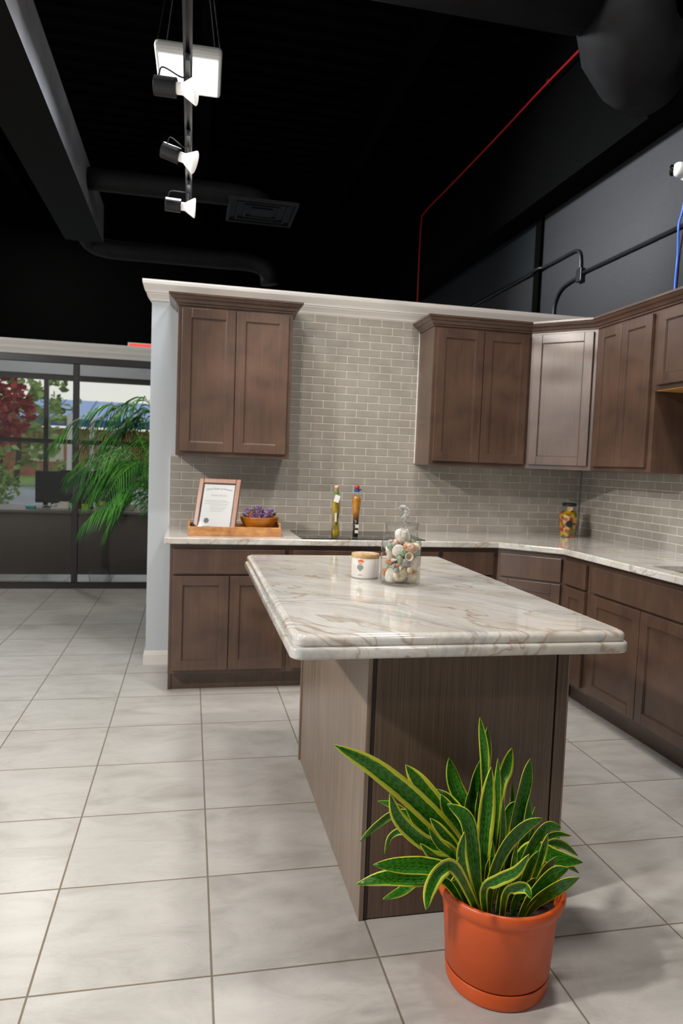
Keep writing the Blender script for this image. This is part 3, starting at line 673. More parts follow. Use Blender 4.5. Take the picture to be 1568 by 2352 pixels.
def leaf(pts, w, style):
    pts = [Vector(p) - Vector((PXo, PYo, 0)) for p in pts]
    b = pts[-1]; r = math.hypot(b.x, b.y)
    b.z = .215
    if r > .11: b.x *= .11/r; b.y *= .11/r
    for q in pts[-2:-1]:
        if q.z < .26 and math.hypot(q.x, q.y) < .16: q.z = .262
    sp = spline(pts[::-1], 22); n = len(sp)
    N0 = {'v': Vector((0, -1, .25)), 'd': Vector((.25, -1, .1)), 'h': Vector((0, -.75, .65))}[style].normalized()
    bm = bmesh.new(); uvl = bm.loops.layers.uv.new('UVMap'); rows = []
    tw = random.uniform(-.35, .35); K = 7
    L = sum((sp[i+1]-sp[i]).length for i in range(n-1)); 
    for i in range(n):
        u = i/(n-1)
        T = (sp[min(i+1, n-1)] - sp[max(i-1, 0)]).normalized()
        S = T.cross(N0)
        if S.length < .05: S = Vector((1, 0, 0))
        S.normalize(); 
        S = Matrix.Rotation(tw*(u-.4), 3, T) @ S; Nn = S.cross(T).normalized()
        wid = w*.5*(.42 + .58*math.sin(min(u/.55, 1)*PI/2)) if u < .55 else w*.5*math.cos(((u-.55)/.45)**1.35*PI/2)**.78 if u < 1 else 0
        wid = max(wid, .0006)
        row = []
        for k in range(K):
            a = (k/(K-1) - .5)*2
            p = sp[i] + S*(a*wid) - Nn*((1 - a*a)*wid*.32*(1-.5*u)) + Nn*.0012*math.sin(9*u + 3*a)
            row.append((bm.verts.new(p), k/(K-1), u))
        rows.append(row)
    for A, Bb in zip(rows, rows[1:]):
        for k in range(K-1):
            f = bm.faces.new([A[k][0], A[k+1][0], Bb[k+1][0], Bb[k][0]])
            for lp, q in zip(f.loops, (A[k], A[k+1], Bb[k+1], Bb[k])): lp[uvl].uv = (q[1], q[2]*L/.5)
    o = link('leaf', bm, M['leaf'], t, smooth=True)
    at = o.data.attributes.new('margin', 'FLOAT', 'FACE'); mg = {'v': random.uniform(.30, .38), 'd': random.uniform(.42, .46), 'h': random.uniform(.40, .44)}[style]
    for d in at.data: d.value = mg
    s = o.modifiers.new('thickness', 'SOLIDIFY'); s.thickness = .0012; s.offset = 0
    return o
for pts, w, st in LEAVES: leaf(pts, w*1.08, st)
for k in range(16):   # short young leaves between the tall ones
    a = -2.6 + k*.36; r0 = .05 + .05*(k % 3)/2; bx0, by0 = PXo + r0*math.cos(a), PYo + .02 + r0*.8*math.sin(a); hh = .10 + .035*((k*5) % 7)/3
    ox_, oy_ = .05*math.cos(a) + .02, .035*math.sin(a)
    leaf([(bx0 + ox_, by0 + oy_, .215 + hh), (bx0 + ox_*.45, by0 + oy_*.5, .215 + hh*.6), (bx0, by0, .215)], .030 + .008*(k % 2), 'd' if k % 3 else 'v')

# ================================================================== THINGS ON THE ISLAND
TZ = .9142
# ---- candle
t = thing('candle_jar', 'white marbled candle with a gold wooden lid beside the jar of shells', 'candle', (.921, -2.005, TZ), .0)
R_ = .0555
link('candle_vessel', lathe([(0, 0), (.050, 0), (.0545, .003), (R_, .008), (R_, .080), (.0535, .083), (0, .083)], 48), M['candle_body'], t, smooth=True)
link('candle_lid', lathe([(0, .0835), (.0565, .0835), (.0572, .086), (.0572, .095), (.056, .0975), (.050, .0985), (0, .0985)], 48), M['gold_wood'], t, smooth=False)
def patch(name, a0, a1, z0, z1, r, mat, parent, shape=None, n=12):
    bm = bmesh.new(); rows = []
    for i in range(n+1):
        u = i/n; a = a0 + (a1-a0)*u; lo, hi = (z0, z1) if not shape else shape(u)
        rows.append((bm.verts.new((r*math.cos(a), r*math.sin(a), lo)), bm.verts.new((r*math.cos(a), r*math.sin(a), hi)), bm.verts.new(((r-.0006)*math.cos(a), (r-.0006)*math.sin(a), lo)), bm.verts.new(((r-.0006)*math.cos(a), (r-.0006)*math.sin(a), hi))))
    for A, Bb in zip(rows, rows[1:]):
        bm.faces.new([A[0], Bb[0], Bb[1], A[1]]); bm.faces.new([A[2], A[3], Bb[3], Bb[2]]); bm.faces.new([A[1], Bb[1], Bb[3], A[3]]); bm.faces.new([A[0], A[2], Bb[2], Bb[0]])
    return link(name, bm, mat, parent)
ca = math.radians(-90 - 35)
patch('orange_stamp', ca-.22, ca+.28, 0, 0, R_+.0005, M['orange_ink'], t, lambda u: (.068 + .0015*math.sin(u*40), .068 + .010*math.sin(PI*u)**.6 + .0012*math.sin(u*37)))
patch('badge', ca-.24, ca+.22, 0, 0, R_+.0005, M['badge'], t, lambda u: (.030 + .012*abs(u-.5)*2, .053 + .003*(1-abs(u-.5)*2)))
def curved_text(name, txt, size, a_c, z, r, mat, parent):
    o = text_obj(name, txt, size, mat, parent, Matrix.Identity(4), .0001)
    for v in o.data.vertices:
        a = a_c + v.co.x/r; rr = r + v.co.z; v.co = Vector((rr*math.cos(a), rr*math.sin(a), z + v.co.y))
    return o
curved_text('lettering', 'MARBLE', .0055, ca, .0615, R_+.0006, M['ink_dark'], t)
curved_text('lettering', 'WOODS', .0045, ca, .0560, R_+.0006, M['ink_dark'], t)
curved_text('lettering', 'CANDLE', .0045, ca, .0145, R_+.0006, M['ink_dark'], t)
# chevrons carved in the lid
for k in range(5):
    for s in (-1, 1):
        x = -.032 + k*.016; m4 = Matrix.Translation((x, s*.012, .0987)) @ Matrix.Rotation(s*.8, 4, 'Z')
        link('lid_carving', box(-.002, .002, -.016, .016, -.0004, .0006, 0, m4), M['candle_body'], t)

# ---- shell jar
JX, JY = 1.0245, -2.150
t = thing('glass_jar', 'clear glass jar with a seahorse knob lid, filled with seashells', 'jar', (JX, JY, TZ))
link('jar_wall', lathe([(0, 0), (.070, 0), (.0760, .004), (.0775, .012), (.0775, .150), (.0760, .163), (.0710, .175), (.0645, .181), (.062, .187), (.0615, .205), (.063, .222), (.0655, .2265), (.063, .2285), (.0605, .226), (.0590, .206), (.0590, .188), (.0620, .179), (.0690, .1725), (.0738, .162), (.0752, .150), (.0752, .014), (.069, .009), (0, .008)], 64), M['jar_glass'], t, smooth=True)
lid = link('jar_lid', lathe([(0, .229), (.055, .229), (.0665, .2295), (.0675, .232), (.0665, .2345), (.040, .236), (.016, .239), (.010, .243), (0, .245)], 64), M['jar_glass'], t, smooth=True)
kp = spline([(.004, 0, .240), (.002, 0, .250), (.010, 0, .262), (.014, 0, .275), (.010, 0, .288), (-.001, 0, .295), (-.012, 0, .291), (-.017, 0, .284)], 24)
rr = [.010 + .005*math.sin(PI*min(i/14, 1)) if i < 15 else .0125 - .0007*(i-14) for i in range(25)]
bm = tube(bmesh.new(), kp, rr, 14)
for k in range(8): 
    p = kp[4+2*k]; bmesh.ops.create_uvsphere(bm, u_segments=8, v_segments=6, radius=.0042, matrix=Matrix.Translation((p.x + .012*math.cos(.9 - k*.28), 0, p.z + .010*math.sin(.9 - k*.1))))
link('lid_knob', bm, M['knob_glass'], t, smooth=True)

# shell shapes (unit size about 1 across)
def sh_clam():
    bm = bmesh.new(); n = 40; cv = bm.verts.new((0, -.05, .2)); cb = bm.verts.new((0, -.05, .15)); rows = []
    for i in range(1, 8):
        f = i/7; ring = []; low = []
        for k in range(n):
            a = 2*PI*k/n; r = .5*f*(1 - .08*max(0, -math.sin(a))**3)*(1 + .012*math.cos(k*PI)*f)
            z = .2*(1 - f**2.2) + .010*math.cos(k*PI)*f
            ring.append(bm.verts.new((r*math.cos(a), r*math.sin(a)*.95 - .05*(1-f), z))); low.append(bm.verts.new((r*.96*math.cos(a), r*.96*math.sin(a)*.95 - .05*(1-f), z - .04)))
        rows.append((ring, low))
    for k in range(n):
        j = (k+1) % n
        bm.faces.new([cv, rows[0][0][k], rows[0][0][j]]); bm.faces.new([cb, rows[0][1][j], rows[0][1][k]])
        for A, Bb in zip(rows, rows[1:]):
            bm.faces.new([A[0][k], Bb[0][k], Bb[0][j], A[0][j]]); bm.faces.new([A[1][k], A[1][j], Bb[1][j], Bb[1][k]])
        bm.faces.new([rows[-1][0][k], rows[-1][1][k], rows[-1][1][j], rows[-1][0][j]])
    return bm
def sh_spiral(turns=3, Wg=2.2, h=.3, tr=.48, knobs=0):
    pts = []; rs = []; S = int(turns*18)
    for i in range(S+1):
        u = i/S; R = Wg**(-turns*(1-u)); a = turns*2*PI*u
        pts.append((R*math.cos(a)*.6, R*math.sin(a)*.6, h*(1-R))); rs.append(tr*R*(1 + knobs*.22*max(0, math.cos(a*4))) + .01)
    bm = tube(bmesh.new(), pts, rs, 12)
    L = max(max(v.co[k] for v in bm.verts) - min(v.co[k] for v in bm.verts) for k in range(3))
    for v in bm.verts: v.co /= L
    return bm
def sh_egg(bumps=0):
    bm = bmesh.new(); bmesh.ops.create_uvsphere(bm, u_segments=20, v_segments=14, radius=.5)
    for v in bm.verts:
        v.co.y *= .72; v.co.z *= .62
        if v.co.z < -.18: v.co.z = -.18 - (abs(v.co.y) < .06)*-.04
        if bumps: v.co *= 1 + .10*math.sin(v.co.x*22)*math.sin(v.co.y*24 + v.co.z*18)
    return bm
def sh_tube():
    return lathe([(.22, 0), (.34, .35), (.38, .5), (.34, .52), (.28, .45), (.16, .1), (0, .08)], 18)
def sh_conch():
    bm = sh_spiral(3.2, 1.9, 1.0, .5, 1)
    rows = []
    for i in range(12):
        a = -1.0 + 2.6*i/11
        rows.append((bm.verts.new((.30*math.cos(a), .30*math.sin(a), .05 + .1*i/11)), bm.verts.new((.58*math.cos(a), .58*math.sin(a), -.12 + .55*math.sin(i/11*PI)*.5)), bm.verts.new((.30*math.cos(a), .30*math.sin(a), .01 + .1*i/11))))
    for A, Bb in zip(rows, rows[1:]):
        bm.faces.new([A[0], Bb[0], Bb[1], A[1]]); bm.faces.new([A[1], Bb[1], Bb[2], A[2]])
    return bm
SH = {}
for nm, fn in (('clam', sh_clam), ('spire', lambda: sh_spiral(8, 1.24, 3.0, .40)), ('turban', lambda: sh_spiral(3.2, 1.8, .9, .55, 1)), ('cone', lambda: sh_spiral(4, 1.5, 1.5, .48)), ('cowrie', lambda: sh_egg(0)), ('rock', lambda: sh_egg(1)), ('tubeshell', sh_tube), ('conch', sh_conch), ('snail', lambda: sh_spiral(3.2, 2.0, .25, .46))):
    for mk in ('sh_white', 'sh_cream', 'sh_pink', 'sh_spot', 'sh_green', 'sh_grey', 'sh_orange'):
        SH[(nm, mk)] = None
    SH[nm] = fn
def shell(kind, mk, x, z, depth, size, rot, label, group=None, name='seashell'):
    if SH[(kind, mk)] is None:
        bm = SH[kind](); me = bpy.data.meshes.new(name); bmesh.ops.recalc_face_normals(bm, faces=bm.faces)
        bm.to_mesh(me); bm.free(); me.materials.append(M[mk])
        for p in me.polygons: p.use_smooth = True
        # centre the mesh
        c = sum((v.co for v in me.vertices), Vector())/len(me.vertices)
        for v in me.vertices: v.co -= c
        SH[(kind, mk)] = me
    o = bpy.data.objects.new(name, SH[(kind, mk)]); COL.objects.link(o)
    # x: sideways seen from the camera, depth: toward the camera
    rr_ = math.hypot(x, depth); lim = max(.073 - size*(.62 if kind in ('spire', 'cone') else .48), .008); kk = min(1, lim/max(rr_, 1e-5))
    o.location = (JX + x*kk, JY - depth*kk, TZ + max(z, .008 + size*.45)); o.scale = (size*1.15,)*3; o.rotation_euler = rot
    return tag(o, label, 'seashell', group)
# big ones first; x,z in metres inside the jar (inner radius .078)
fr = PI/2
shell('conch', 'sh_white', .008, .190, .004, .072, (fr*.7, .5, .2), 'large frilled white conch shell on top of the pile, up in the jar neck')
shell('snail', 'sh_cream', -.012, .040, .034, .058, (fr*1.05, 0, .2), 'large cream moon snail shell with a spiral near the jar bottom')
shell('clam', 'sh_cream', .042, .034, .034, .064, (fr*.9, .35, -.2), 'ribbed cream shell standing at the bottom right of the jar')
shell('clam', 'sh_white', -.042, .036, .036, .056, (fr*.85, -.7, .2), 'smooth white wedge shell leaning at the bottom left of the jar')
shell('clam', 'sh_white', -.027, .130, .056, .046, (fr, 0, .1), 'round white flat shell at upper left against the glass')
shell('clam', 'sh_pink', .046, .082, .048, .056, (fr*.95, .2, -.3), 'pale pink fan shell right of centre against the glass')
shell('clam', 'sh_pink', -.057, .110, .036, .046, (fr*1.05, .9, .6), 'tall pinkish clam shell at the left side of the jar')
shell('rock', 'sh_spot', .028, .142, .050, .052, (fr*.9, .3, .1), 'spotted pink and cream shell near the shoulder of the jar')
shell('turban', 'sh_green', -.002, .130, .052, .034, (fr*.8, .6, .3), 'green turban shell in the upper middle beside the round white shell')
shell('turban', 'sh_green', .052, .124, .040, .040, (fr*1.1, -.4, -.2), 'green turban shell high on the right side of the jar')
shell('turban', 'sh_green', -.017, .104, .054, .034, (fr*.7, .2, 1.1), 'small dark green turban shell in the middle of the jar')
shell('tubeshell', 'sh_cream', .016, .112, .056, .040, (fr, .1, .1), 'open ended cream tube shell facing out in the middle')
shell('rock', 'sh_grey', .004, .088, .052, .036, (fr*.9, .3, .5), 'grey speckled pointed shell below the open tube shell')
shell('spire', 'sh_grey', -.042, .078, .048, .030, (fr*.6, -.6, .3), 'striped grey shell at left, under the pinkish clam shell')
shell('spire', 'sh_orange', -.024, .082, .058, .020, (fr*.7, .8, .1), 'little orange spiral shell left of centre')
shell('rock', 'sh_grey', -.030, .058, .052, .028, (fr*.8, 0, .9), 'mottled grey green shell above the large spiral shell')
shell('spire', 'sh_cream', -.018, .066, .060, .030, (2.6, .35, 0), 'slim pointed cream spire shell above the large spiral shell')
shell('turban', 'sh_cream', .022, .062, .056, .024, (fr*.9, .4, .4), 'small olive cream shell above the ribbed cream shell')
shell('cone', 'sh_orange', .062, .062, .034, .034, (.6, .5, .2), 'orange brown cone shell low on the right side')
shell('cone', 'sh_orange', -.058, .086, .030, .028, (2.2, -.3, .2), 'orange tinted cone shell on the left edge below the clam')
shell('cowrie', 'sh_green', -.056, .146, .030, .036, (fr*.8, .4, .5), 'pale green rounded shell at upper left by the jar shoulder')
shell('cowrie', 'sh_cream', .064, .146, .024, .034, (fr*.9, .5, -.5), 'cream rounded shell at upper right by the jar shoulder')
shell('cowrie', 'sh_orange', .004, .148, .050, .022, (fr*.9, .2, .1), 'tiny orange shell under the jar shoulder near the spotted shell')
shell('cowrie', 'sh_pink', .060, .100, .030, .026, (fr*.9, 1.2, -.5), 'small pink shell pressed to the right edge of the jar')
shell('spire', 'sh_pink', -.040, .098, .052, .022, (1.0, 1.4, .2), 'thin pink spire shell between the clam and the green turban')
kinds = [('clam', 'sh_cream'), ('rock', 'sh_grey'), ('cone', 'sh_pink'), ('turban', 'sh_green'), ('clam', 'sh_white'), ('cowrie', 'sh_spot'), ('cone', 'sh_cream'), ('spire', 'sh_orange')]
fk = 0
for layer in range(6):
    for q in range(5):
        a = q*2*PI/5 + layer*.7; x = .044*math.cos(a); dd = .030*math.sin(a) - .016; z = .026 + layer*.0245
        k_, m_ = kinds[fk % 8]; fk += 1
        shell(k_, m_, x, z, dd, .044, (a, fk*1.3, fk*.7), 'mixed small seashell packed behind the front shells inside the jar', 'filler shells in the middle of the glass jar')

# ================================================================== THINGS ON THE BACK COUNTER
CT = .9142
t = thing('wooden_tray', 'rustic low wooden crate tray with black corner brackets at the left of the back counter', 'tray', (.49, -.385, CT))
link('tray_base', box(-.272, .272, -.125, .125, 0, .010), M['crate'], t)
link('front_board', box(-.275, .275, -.140, -.1255, 0, .054), M['crate'], t, bevel=.002)
link('rear_board', box(-.275, .275, .1255, .140, 0, .054), M['crate'], t, bevel=.002)
for s in (-1, 1):
    link('end_board', box(*sorted((s*.275, s*.262)), -.125, .125, .0101, .078), M['crate'], t, bevel=.002)
    bm = bmesh.new(); vs = [bm.verts.new(p) for p in ((s*.2615, -.120, .076), (s*.2615, -.120, .040), (s*.222, -.120, .040), (s*.2615, -.123, .076), (s*.2615, -.123, .040), (s*.222, -.123, .040))]
    for f in ((0, 1, 2), (3, 5, 4), (0, 3, 4, 1), (1, 4, 5, 2), (2, 5, 3, 0)): bm.faces.new([vs[i] for i in f])
    bmesh.ops.recalc_face_normals(bm, faces=bm.faces); link('corner_bracket', bm, M['black_metal'], t)

# picture frame, yawed to the left and leaning back
fm = Matrix.Translation((.368, -.455, CT + .0125)) @ Matrix.Rotation(math.radians(-22), 4, 'Z') @ Matrix.Rotation(math.radians(-19), 4, 'X')
t = thing('picture_frame', 'brown wooden frame with a certificate, leaning back in the wooden tray', 'picture frame'); t.matrix_world = fm
FW, FH, fwid = .265, .335, .030
bm = bmesh.new()
B(bm, -FW/2, -FW/2+fwid, -.018, 0, 0, FH); B(bm, FW/2-fwid, FW/2, -.018, 0, 0, FH); B(bm, -FW/2+fwid, FW/2-fwid, -.018, 0, 0, fwid); B(bm, -FW/2+fwid, FW/2-fwid, -.018, 0, FH-fwid, FH)
link('frame_moulding', bm, M['brown_wood'], t, bevel=.004)
link('black_mat', box(-FW/2+fwid-.002, FW/2-fwid+.002, -.008, -.002, fwid-.002, FH-fwid+.002), M['black_metal'], t)
pc = link('certificate', box(-FW/2+fwid+.006, FW/2-fwid-.006, -.0095, -.0082, fwid+.006, FH-fwid-.006), M['paper'], t)
TM = Matrix.Rotation(PI/2, 4, 'X')
def cert(txt, size, x, z, mat='ink', align='CENTER', arc=0, dep=.0002): return text_obj('lettering', txt, size, M[mat], pc, Matrix.Translation((x, -.0098, z)) @ TM, dep, align, arc)
cert('United States of America', .0165, 0, .268, 'ink_dark', arc=1.2)
cert('Granite City, Inc.', .0150, .005, .226, 'ink')
for k, (z, x0, x1) in enumerate([(.196, -.080, .060), (.188, -.080, .075), (.176, -.080, .070), (.166, -.045, .060), (.152, -.045, .065), (.142, -.045, .050), (.130, -.045, .040)]):
    link('text_line', box(x0, x1, -.0099, -.0095, z, z + .0016), M['ink'], pc)
bm = lathe([(0, -.0004), (.0165, -.0004), (.0165, .0004), (0, .0006)], 28); bm.transform(Matrix.Translation((-.055, -.0097, .070)) @ Matrix.Rotation(PI/2, 4, 'X')); link('seal', bm, M['ink_dark'], pc)
link('frame_glass', box(-FW/2+fwid, FW/2-fwid, -.0125, -.0115, fwid, FH-fwid), M['frame_glass'], t)

# bowl of lavender
t = thing('wooden_bowl', 'amber wooden bowl in the tray, holding purple dried flowers', 'bowl', (.645, -.395, CT + .0105))
link('bowl_shell', lathe([(0, 0), (.062, 0), (.070, .004), (.094, .040), (.114, .078), (.118, .094), (.121, .099), (.119, .100), (.113, .095), (.108, .078), (.088, .042), (.060, .010), (0, .008)], 40), M['bowl'], t, smooth=True)
g = bmesh.new(); random.seed(3)
def sprig(bm, base, tip, n=22, r=.006, spread=.010):
    b, e = Vector(base), Vector(tip)
    for i in range(n):
        p = b.lerp(e, .25 + .75*i/n) + Vector([random.uniform(-1, 1)*spread*(1-.5*i/n) for _ in range(3)])
        bmesh.ops.create_icosphere(bm, subdivisions=1, radius=r*random.uniform(.6, 1.1), matrix=Matrix.Translation(p))
for k in range(16):
    tx = -.105 + .205*((k*7) % 16)/15; by0 = -.045 + .075*((k*5) % 16)/15; bx0 = tx*.45
    bm = bmesh.new(); zt = .118 + .034*abs(math.sin(k*2.1)) + (.02 if abs(tx + .02) < .04 else 0)
    sprig(bm, (bx0, by0, .075), (tx, by0, zt), 46, .0042, .013); tube(bm, [(bx0, by0, .03), (tx*.9, by0, zt - .01)], .0012, 5)
    o = link('lavender_sprig', bm, M['lavender'] if k % 3 else M['lavender_dark']); o.location = (.645, -.395, CT + .0105)
    tag(o, 'purple dried lavender sprig lying in the amber wooden bowl', 'dried flower', 'lavender sprigs in the wooden bowl')
def flat_leaf(name, L, w, mat, M4, label, cat):
    bm = bmesh.new(); n = 10; rows = []
    for i in range(n+1):
        u = i/n; hw = w/2*math.sin(PI*u)**.8 + .0005
        rows.append([bm.verts.new(M4 @ Vector((a*hw, u*L, .12*L*math.sin(PI*u) + abs(a)*hw*.3))) for a in (-1, 0, 1)])
    for A, Bb in zip(rows, rows[1:]):
        for k in range(2): bm.faces.new([A[k], A[k+1], Bb[k+1], Bb[k]])
    bmesh.ops.solidify(bm, geom=bm.faces[:], thickness=.0008)
    return tag(link(name, bm, mat, smooth=True), label, cat)
flat_leaf('dried_leaf', .065, .026, M['dry_leaf'], Matrix.Translation((.575, -.49, CT+.108)) @ Matrix.Rotation(-.7, 4, 'Z') @ Matrix.Rotation(.7, 4, 'X'), 'curled brown dried leaf on the front rim of the amber bowl', 'leaf')
flat_leaf('green_leaf', .035, .016, M['leaf_small'], Matrix.Translation((.615, -.43, CT+.145)) @ Matrix.Rotation(-.2, 4, 'Z') @ Matrix.Rotation(.9, 4, 'X'), 'small green leaf standing up among the purple flowers', 'leaf')

# oil bottles
t = thing('oil_bottle', 'tall wavy yellow green oil bottle with a cork and white neck tag', 'bottle', (1.090, -.560, CT + .0050))
wav = [(0, .003), (.019, .003), (.0235, .010), (.0255, .030), (.0245, .052), (.0205, .078), (.0200, .100), (.0235, .140), (.0265, .175), (.0270, .200), (.0235, .225), (.0165, .245), (.0125, .258), (.0120, .272)]
link('oil_filling', lathe([(max(r-.002, 0), z+.002) for r, z in wav[:-3]] + [(.012, .244), (0, .244)], 28), M['oil_yellow'], t, smooth=True)
link('bottle_glass', lathe([(0, 0), (.021, 0)] + wav[2:] + [(.0145, .274), (.0145, .280), (.011, .281)], 28), M['jar_glass'], t, smooth=True)
link('cork', lathe([(0, .270), (.0105, .270), (.0115, .300), (.0135, .302), (.0135, .312), (.010, .316), (0, .316)], 20), M['cork'], t, smooth=True)
link('raffia_tie', lathe([(.0125, .262), (.016, .262), (.017, .270), (.0185, .278), (.013, .280)], 16), M['green_tie'], t)
m4 = Matrix.Translation((-.002, -.030, .238)) @ Matrix.Rotation(.35, 4, 'Y') @ Matrix.Rotation(-.25, 4, 'X')
link('neck_tag', box(-.016, .016, -.0006, .0006, -.022, .022, 0, m4), M['tag'], t)
link('strip_label', box(-.011, .001, -.0262, -.0252, .098, .152), M['tag'], t)
t = thing('oil_bottle', 'tall amber to dark oil bottle with a red cap and blue band', 'bottle', (1.219, -.550, CT + .0050))
fl = [(0, .003), (.0170, .003), (.0185, .008), (.0180, .060), (.0195, .110), (.0230, .160), (.0280, .215), (.0285, .235), (.0240, .255), (.0150, .265), (.0125, .275), (.0125, .290)]
link('dark_layer', lathe([(0, .005), (.016, .005), (.0163, .06), (.0175, .110), (0, .111)], 28), M['oil_dark'], t, smooth=True)
link('oil_filling', lathe([(0, .1115), (.0176, .1115), (.021, .16), (.026, .215), (.0265, .234), (.022, .252), (0, .254)], 28), M['oil_amber'], t, smooth=True)
link('bottle_glass', lathe([(0, 0), (.0175, 0)] + fl[2:] + [(.0155, .291), (.0155, .297), (.011, .297)], 28), M['jar_glass'], t, smooth=True)
link('bottle_cap', lathe([(0, .298), (.012, .298), (.0145, .306), (.0145, .318), (.010, .322), (0, .322)], 20), M['red'], t, smooth=True)
link('blue_band', lathe([(.0158, .282), (.0170, .282), (.0170, .300), (.0158, .300)], 20), M['blue'], t)
link('blue_tab', box(.016, .030, -.001, .001, .291, .299), M['blue'], t)
link('white_label', box(-.006, .014, -.0205, -.0190, .062, .082), M['tag'], t); link('white_label', box(-.008, .012, -.0205, -.0190, .030, .048), M['tag'], t)
# jar of pickled peppers (octagonal, tapering to the foot)
t = thing('pepper_jar', 'octagonal jar of red and yellow pickled peppers in the far counter corner', 'jar', (2.830, -.235, CT))
def octa(prof, mat, name):
    bm = lathe(prof, 8); bm.transform(Matrix.Rotation(PI/8, 4, 'Z')); return link(name, bm, mat, t, bevel=.004, smooth=False)
octa([(0, .003), (.052, .003), (.054, .02), (.066, .145), (.064, .158), (.045, .182), (.043, .185), (0, .185)], M['pepper'], 'pickled_peppers')
octa([(0, 0), (.056, 0), (.058, .02), (.0705, .146), (.0685, .160), (.049, .186), (.046, .192), (.046, .222)], M['jar_glass'], 'jar_glass')
link('jar_lid', lathe([(0, .218), (.048, .218), (.049, .236), (.045, .240), (0, .240)], 28), M['black_metal'], t)
md = Matrix.Rotation(math.radians(-22), 4, 'Z')
bm = lathe([(0, 0), (.024, 0), (.024, .004), (.020, .006), (0, .006)], 26); bm.transform(md @ Matrix.Translation((-.005, -.071, .098)) @ Matrix.Rotation(PI/2, 4, 'X')); link('medallion', bm, M['black_metal'], t)
bm = bmesh.new(); vs = [(-.018, .212), (.020, .212), (.020, .198), (.008, .184), (-.004, .180), (-.018, .188)]
prism(bm, vs, 0, .001); bm.transform(md @ Matrix.Translation((-.003, -.0505, 0)) @ Matrix.Rotation(PI/2, 4, 'X')); link('hanging_tag', bm, M['gold_wood'], t)

# ================================================================== CEILING AND WALL SERVICES
# lighting track with three lamp heads
TX = .178
t = thing('lighting_track', 'long dark lighting track hanging below the black ceiling', 'lighting track', (TX, -2.4, 2.87))
link('track_rail', box(-.017, -.006, -3.2, 2.12, 0, .03), M['grey_metal'], t); link('track_rail', box(.006, .017, -3.2, 2.12, 0, .03), M['grey_metal'], t)
link('track_channel', box(-.006, .006, -3.2, 2.12, .010, .03), M['black_metal'], t)
for yy in (-2.6, .0, 1.6): link('hanging_rod', tube(bmesh.new(), [(0, yy, .0305), (0, yy, CZ - 2.87 - .045)], .004, 6), M['black_metal'], t)
def head(label, y, xs, tilt, yaw, drop):
    t = thing('track_lamp', label, 'track lamp', (TX, y, 2.869))
    link('track_adapter', box(-.011, .011, -.12, .10, -.028, -.0005), M['grey_metal'], t, bevel=.003)
    link('swivel_arm', tube(bmesh.new(), [(0, 0, -.0285), (0, 0, -drop + .01)], .007, 8), M['black_metal'], t)
    R4 = Matrix.Translation((-.012, 0, -drop)) @ Matrix.Rotation(yaw, 4, 'Z') @ Matrix.Rotation(PI/2 + tilt, 4, 'Y')
    bm = lathe([(0, -.115), (.034, -.115), (.036, -.112), (.036, -.030), (.033, -.028), (0, -.028)], 24); bm.transform(R4); link('lamp_socket', bm, M['black_metal'], t, smooth=False)
    bm = lathe([(0, -.0275), (.022, -.0275), (.022, -.005), (.028, .004), (.050, .040), (.0525, .046), (.048, .050), (0, .052)], 28); bm.transform(R4); link('lamp_bulb', bm, M['bulb'], t, smooth=True)
    a = R4 @ Vector((0, 0, -.110)); a2 = R4 @ Vector((-.037, 0, -.07))
    link('power_cord', tube(bmesh.new(), spline([(a2.x - .03, a2.y, a2.z + .004), (a2.x - .015, a2.y + .01, a2.z + .04), (-.03, .02, -.02), (-.004, .03, -.016)], 16), .003, 6), M['black_metal'], t)
head('track lamp in front of the bright square ceiling lamp', -1.83, 1, .05, -.12, .075)
head('middle track lamp, tilted down, below the bright square lamp', -1.2, 1, .30, -.1, .085)
head('track lamp at the far end of the lighting track', -.60, 1, .02, .05, .105)

# bright square bay lamp
bx_, by_, bz_, _ = BAYS_AND_ADDED[0]
t = thing('bay_lamp', 'bright square white lamp hanging on wires from the black ceiling', 'ceiling lamp', (bx_, by_, bz_), math.radians(-1))
link('lamp_housing', box(-.182, .182, -.245, .225, -.028, .028), M['white_plastic'], t, bevel=.02)
link('lamp_diffuser', box(-.162, .162, -.205, .185, -.036, -.0282), M['led'], t, bevel=.006)
for sx in (-1, 1):
    for sy in (-1, 1): link('hanging_wire', tube(bmesh.new(), [(sx*.17, sy*.20, .0302), (0, 0, CZ - bz_ - .05)], .0025, 5), M['grey_metal'], t)

# ducts
DZ = 3.4
dbm = box(-.99, -.645, -7.5, 2.55, DZ, DZ + .35); dbm.faces.ensure_lookup_table(); dbm.faces[0].material_index = 1; dbm.faces[5].material_index = 1  # underside and left face take the painted shade tone
tag(link('rectangular_duct', dbm, None, mats=[M['duct_light'], M['duct_shade']]), 'long grey rectangular air duct running under the ceiling at upper left', 'duct')
tag(link('round_duct', tube(bmesh.new(), spline([(-.64, 1.47, 3.60), (.1, 1.47, 3.60), (.55, 1.47, 3.60), (.70, 1.47, 3.58), (.77, 1.47, 3.545), (.775, 1.47, 3.515)], 30), .088, 20), M['duct'], smooth=True), 'round dark duct with an elbow down to the square diffuser', 'duct')
t = thing('air_diffuser', 'square air diffuser hanging from the round duct', 'air vent', (.765, 1.475, 3.485))
bm = bmesh.new()
for a, b, z0, z1 in ((.285, .262, -.012, .008), (.215, .195, -.006, .004), (.150, .130, -.004, .004)):
    for s in (-1, 1):
        B(bm, *sorted((s*a, s*b)), -a, a, z0, z1); B(bm, -b, b, *sorted((s*a, s*b)), z0, z1)
B(bm, -.09, .09, -.09, .09, -.006, .002)
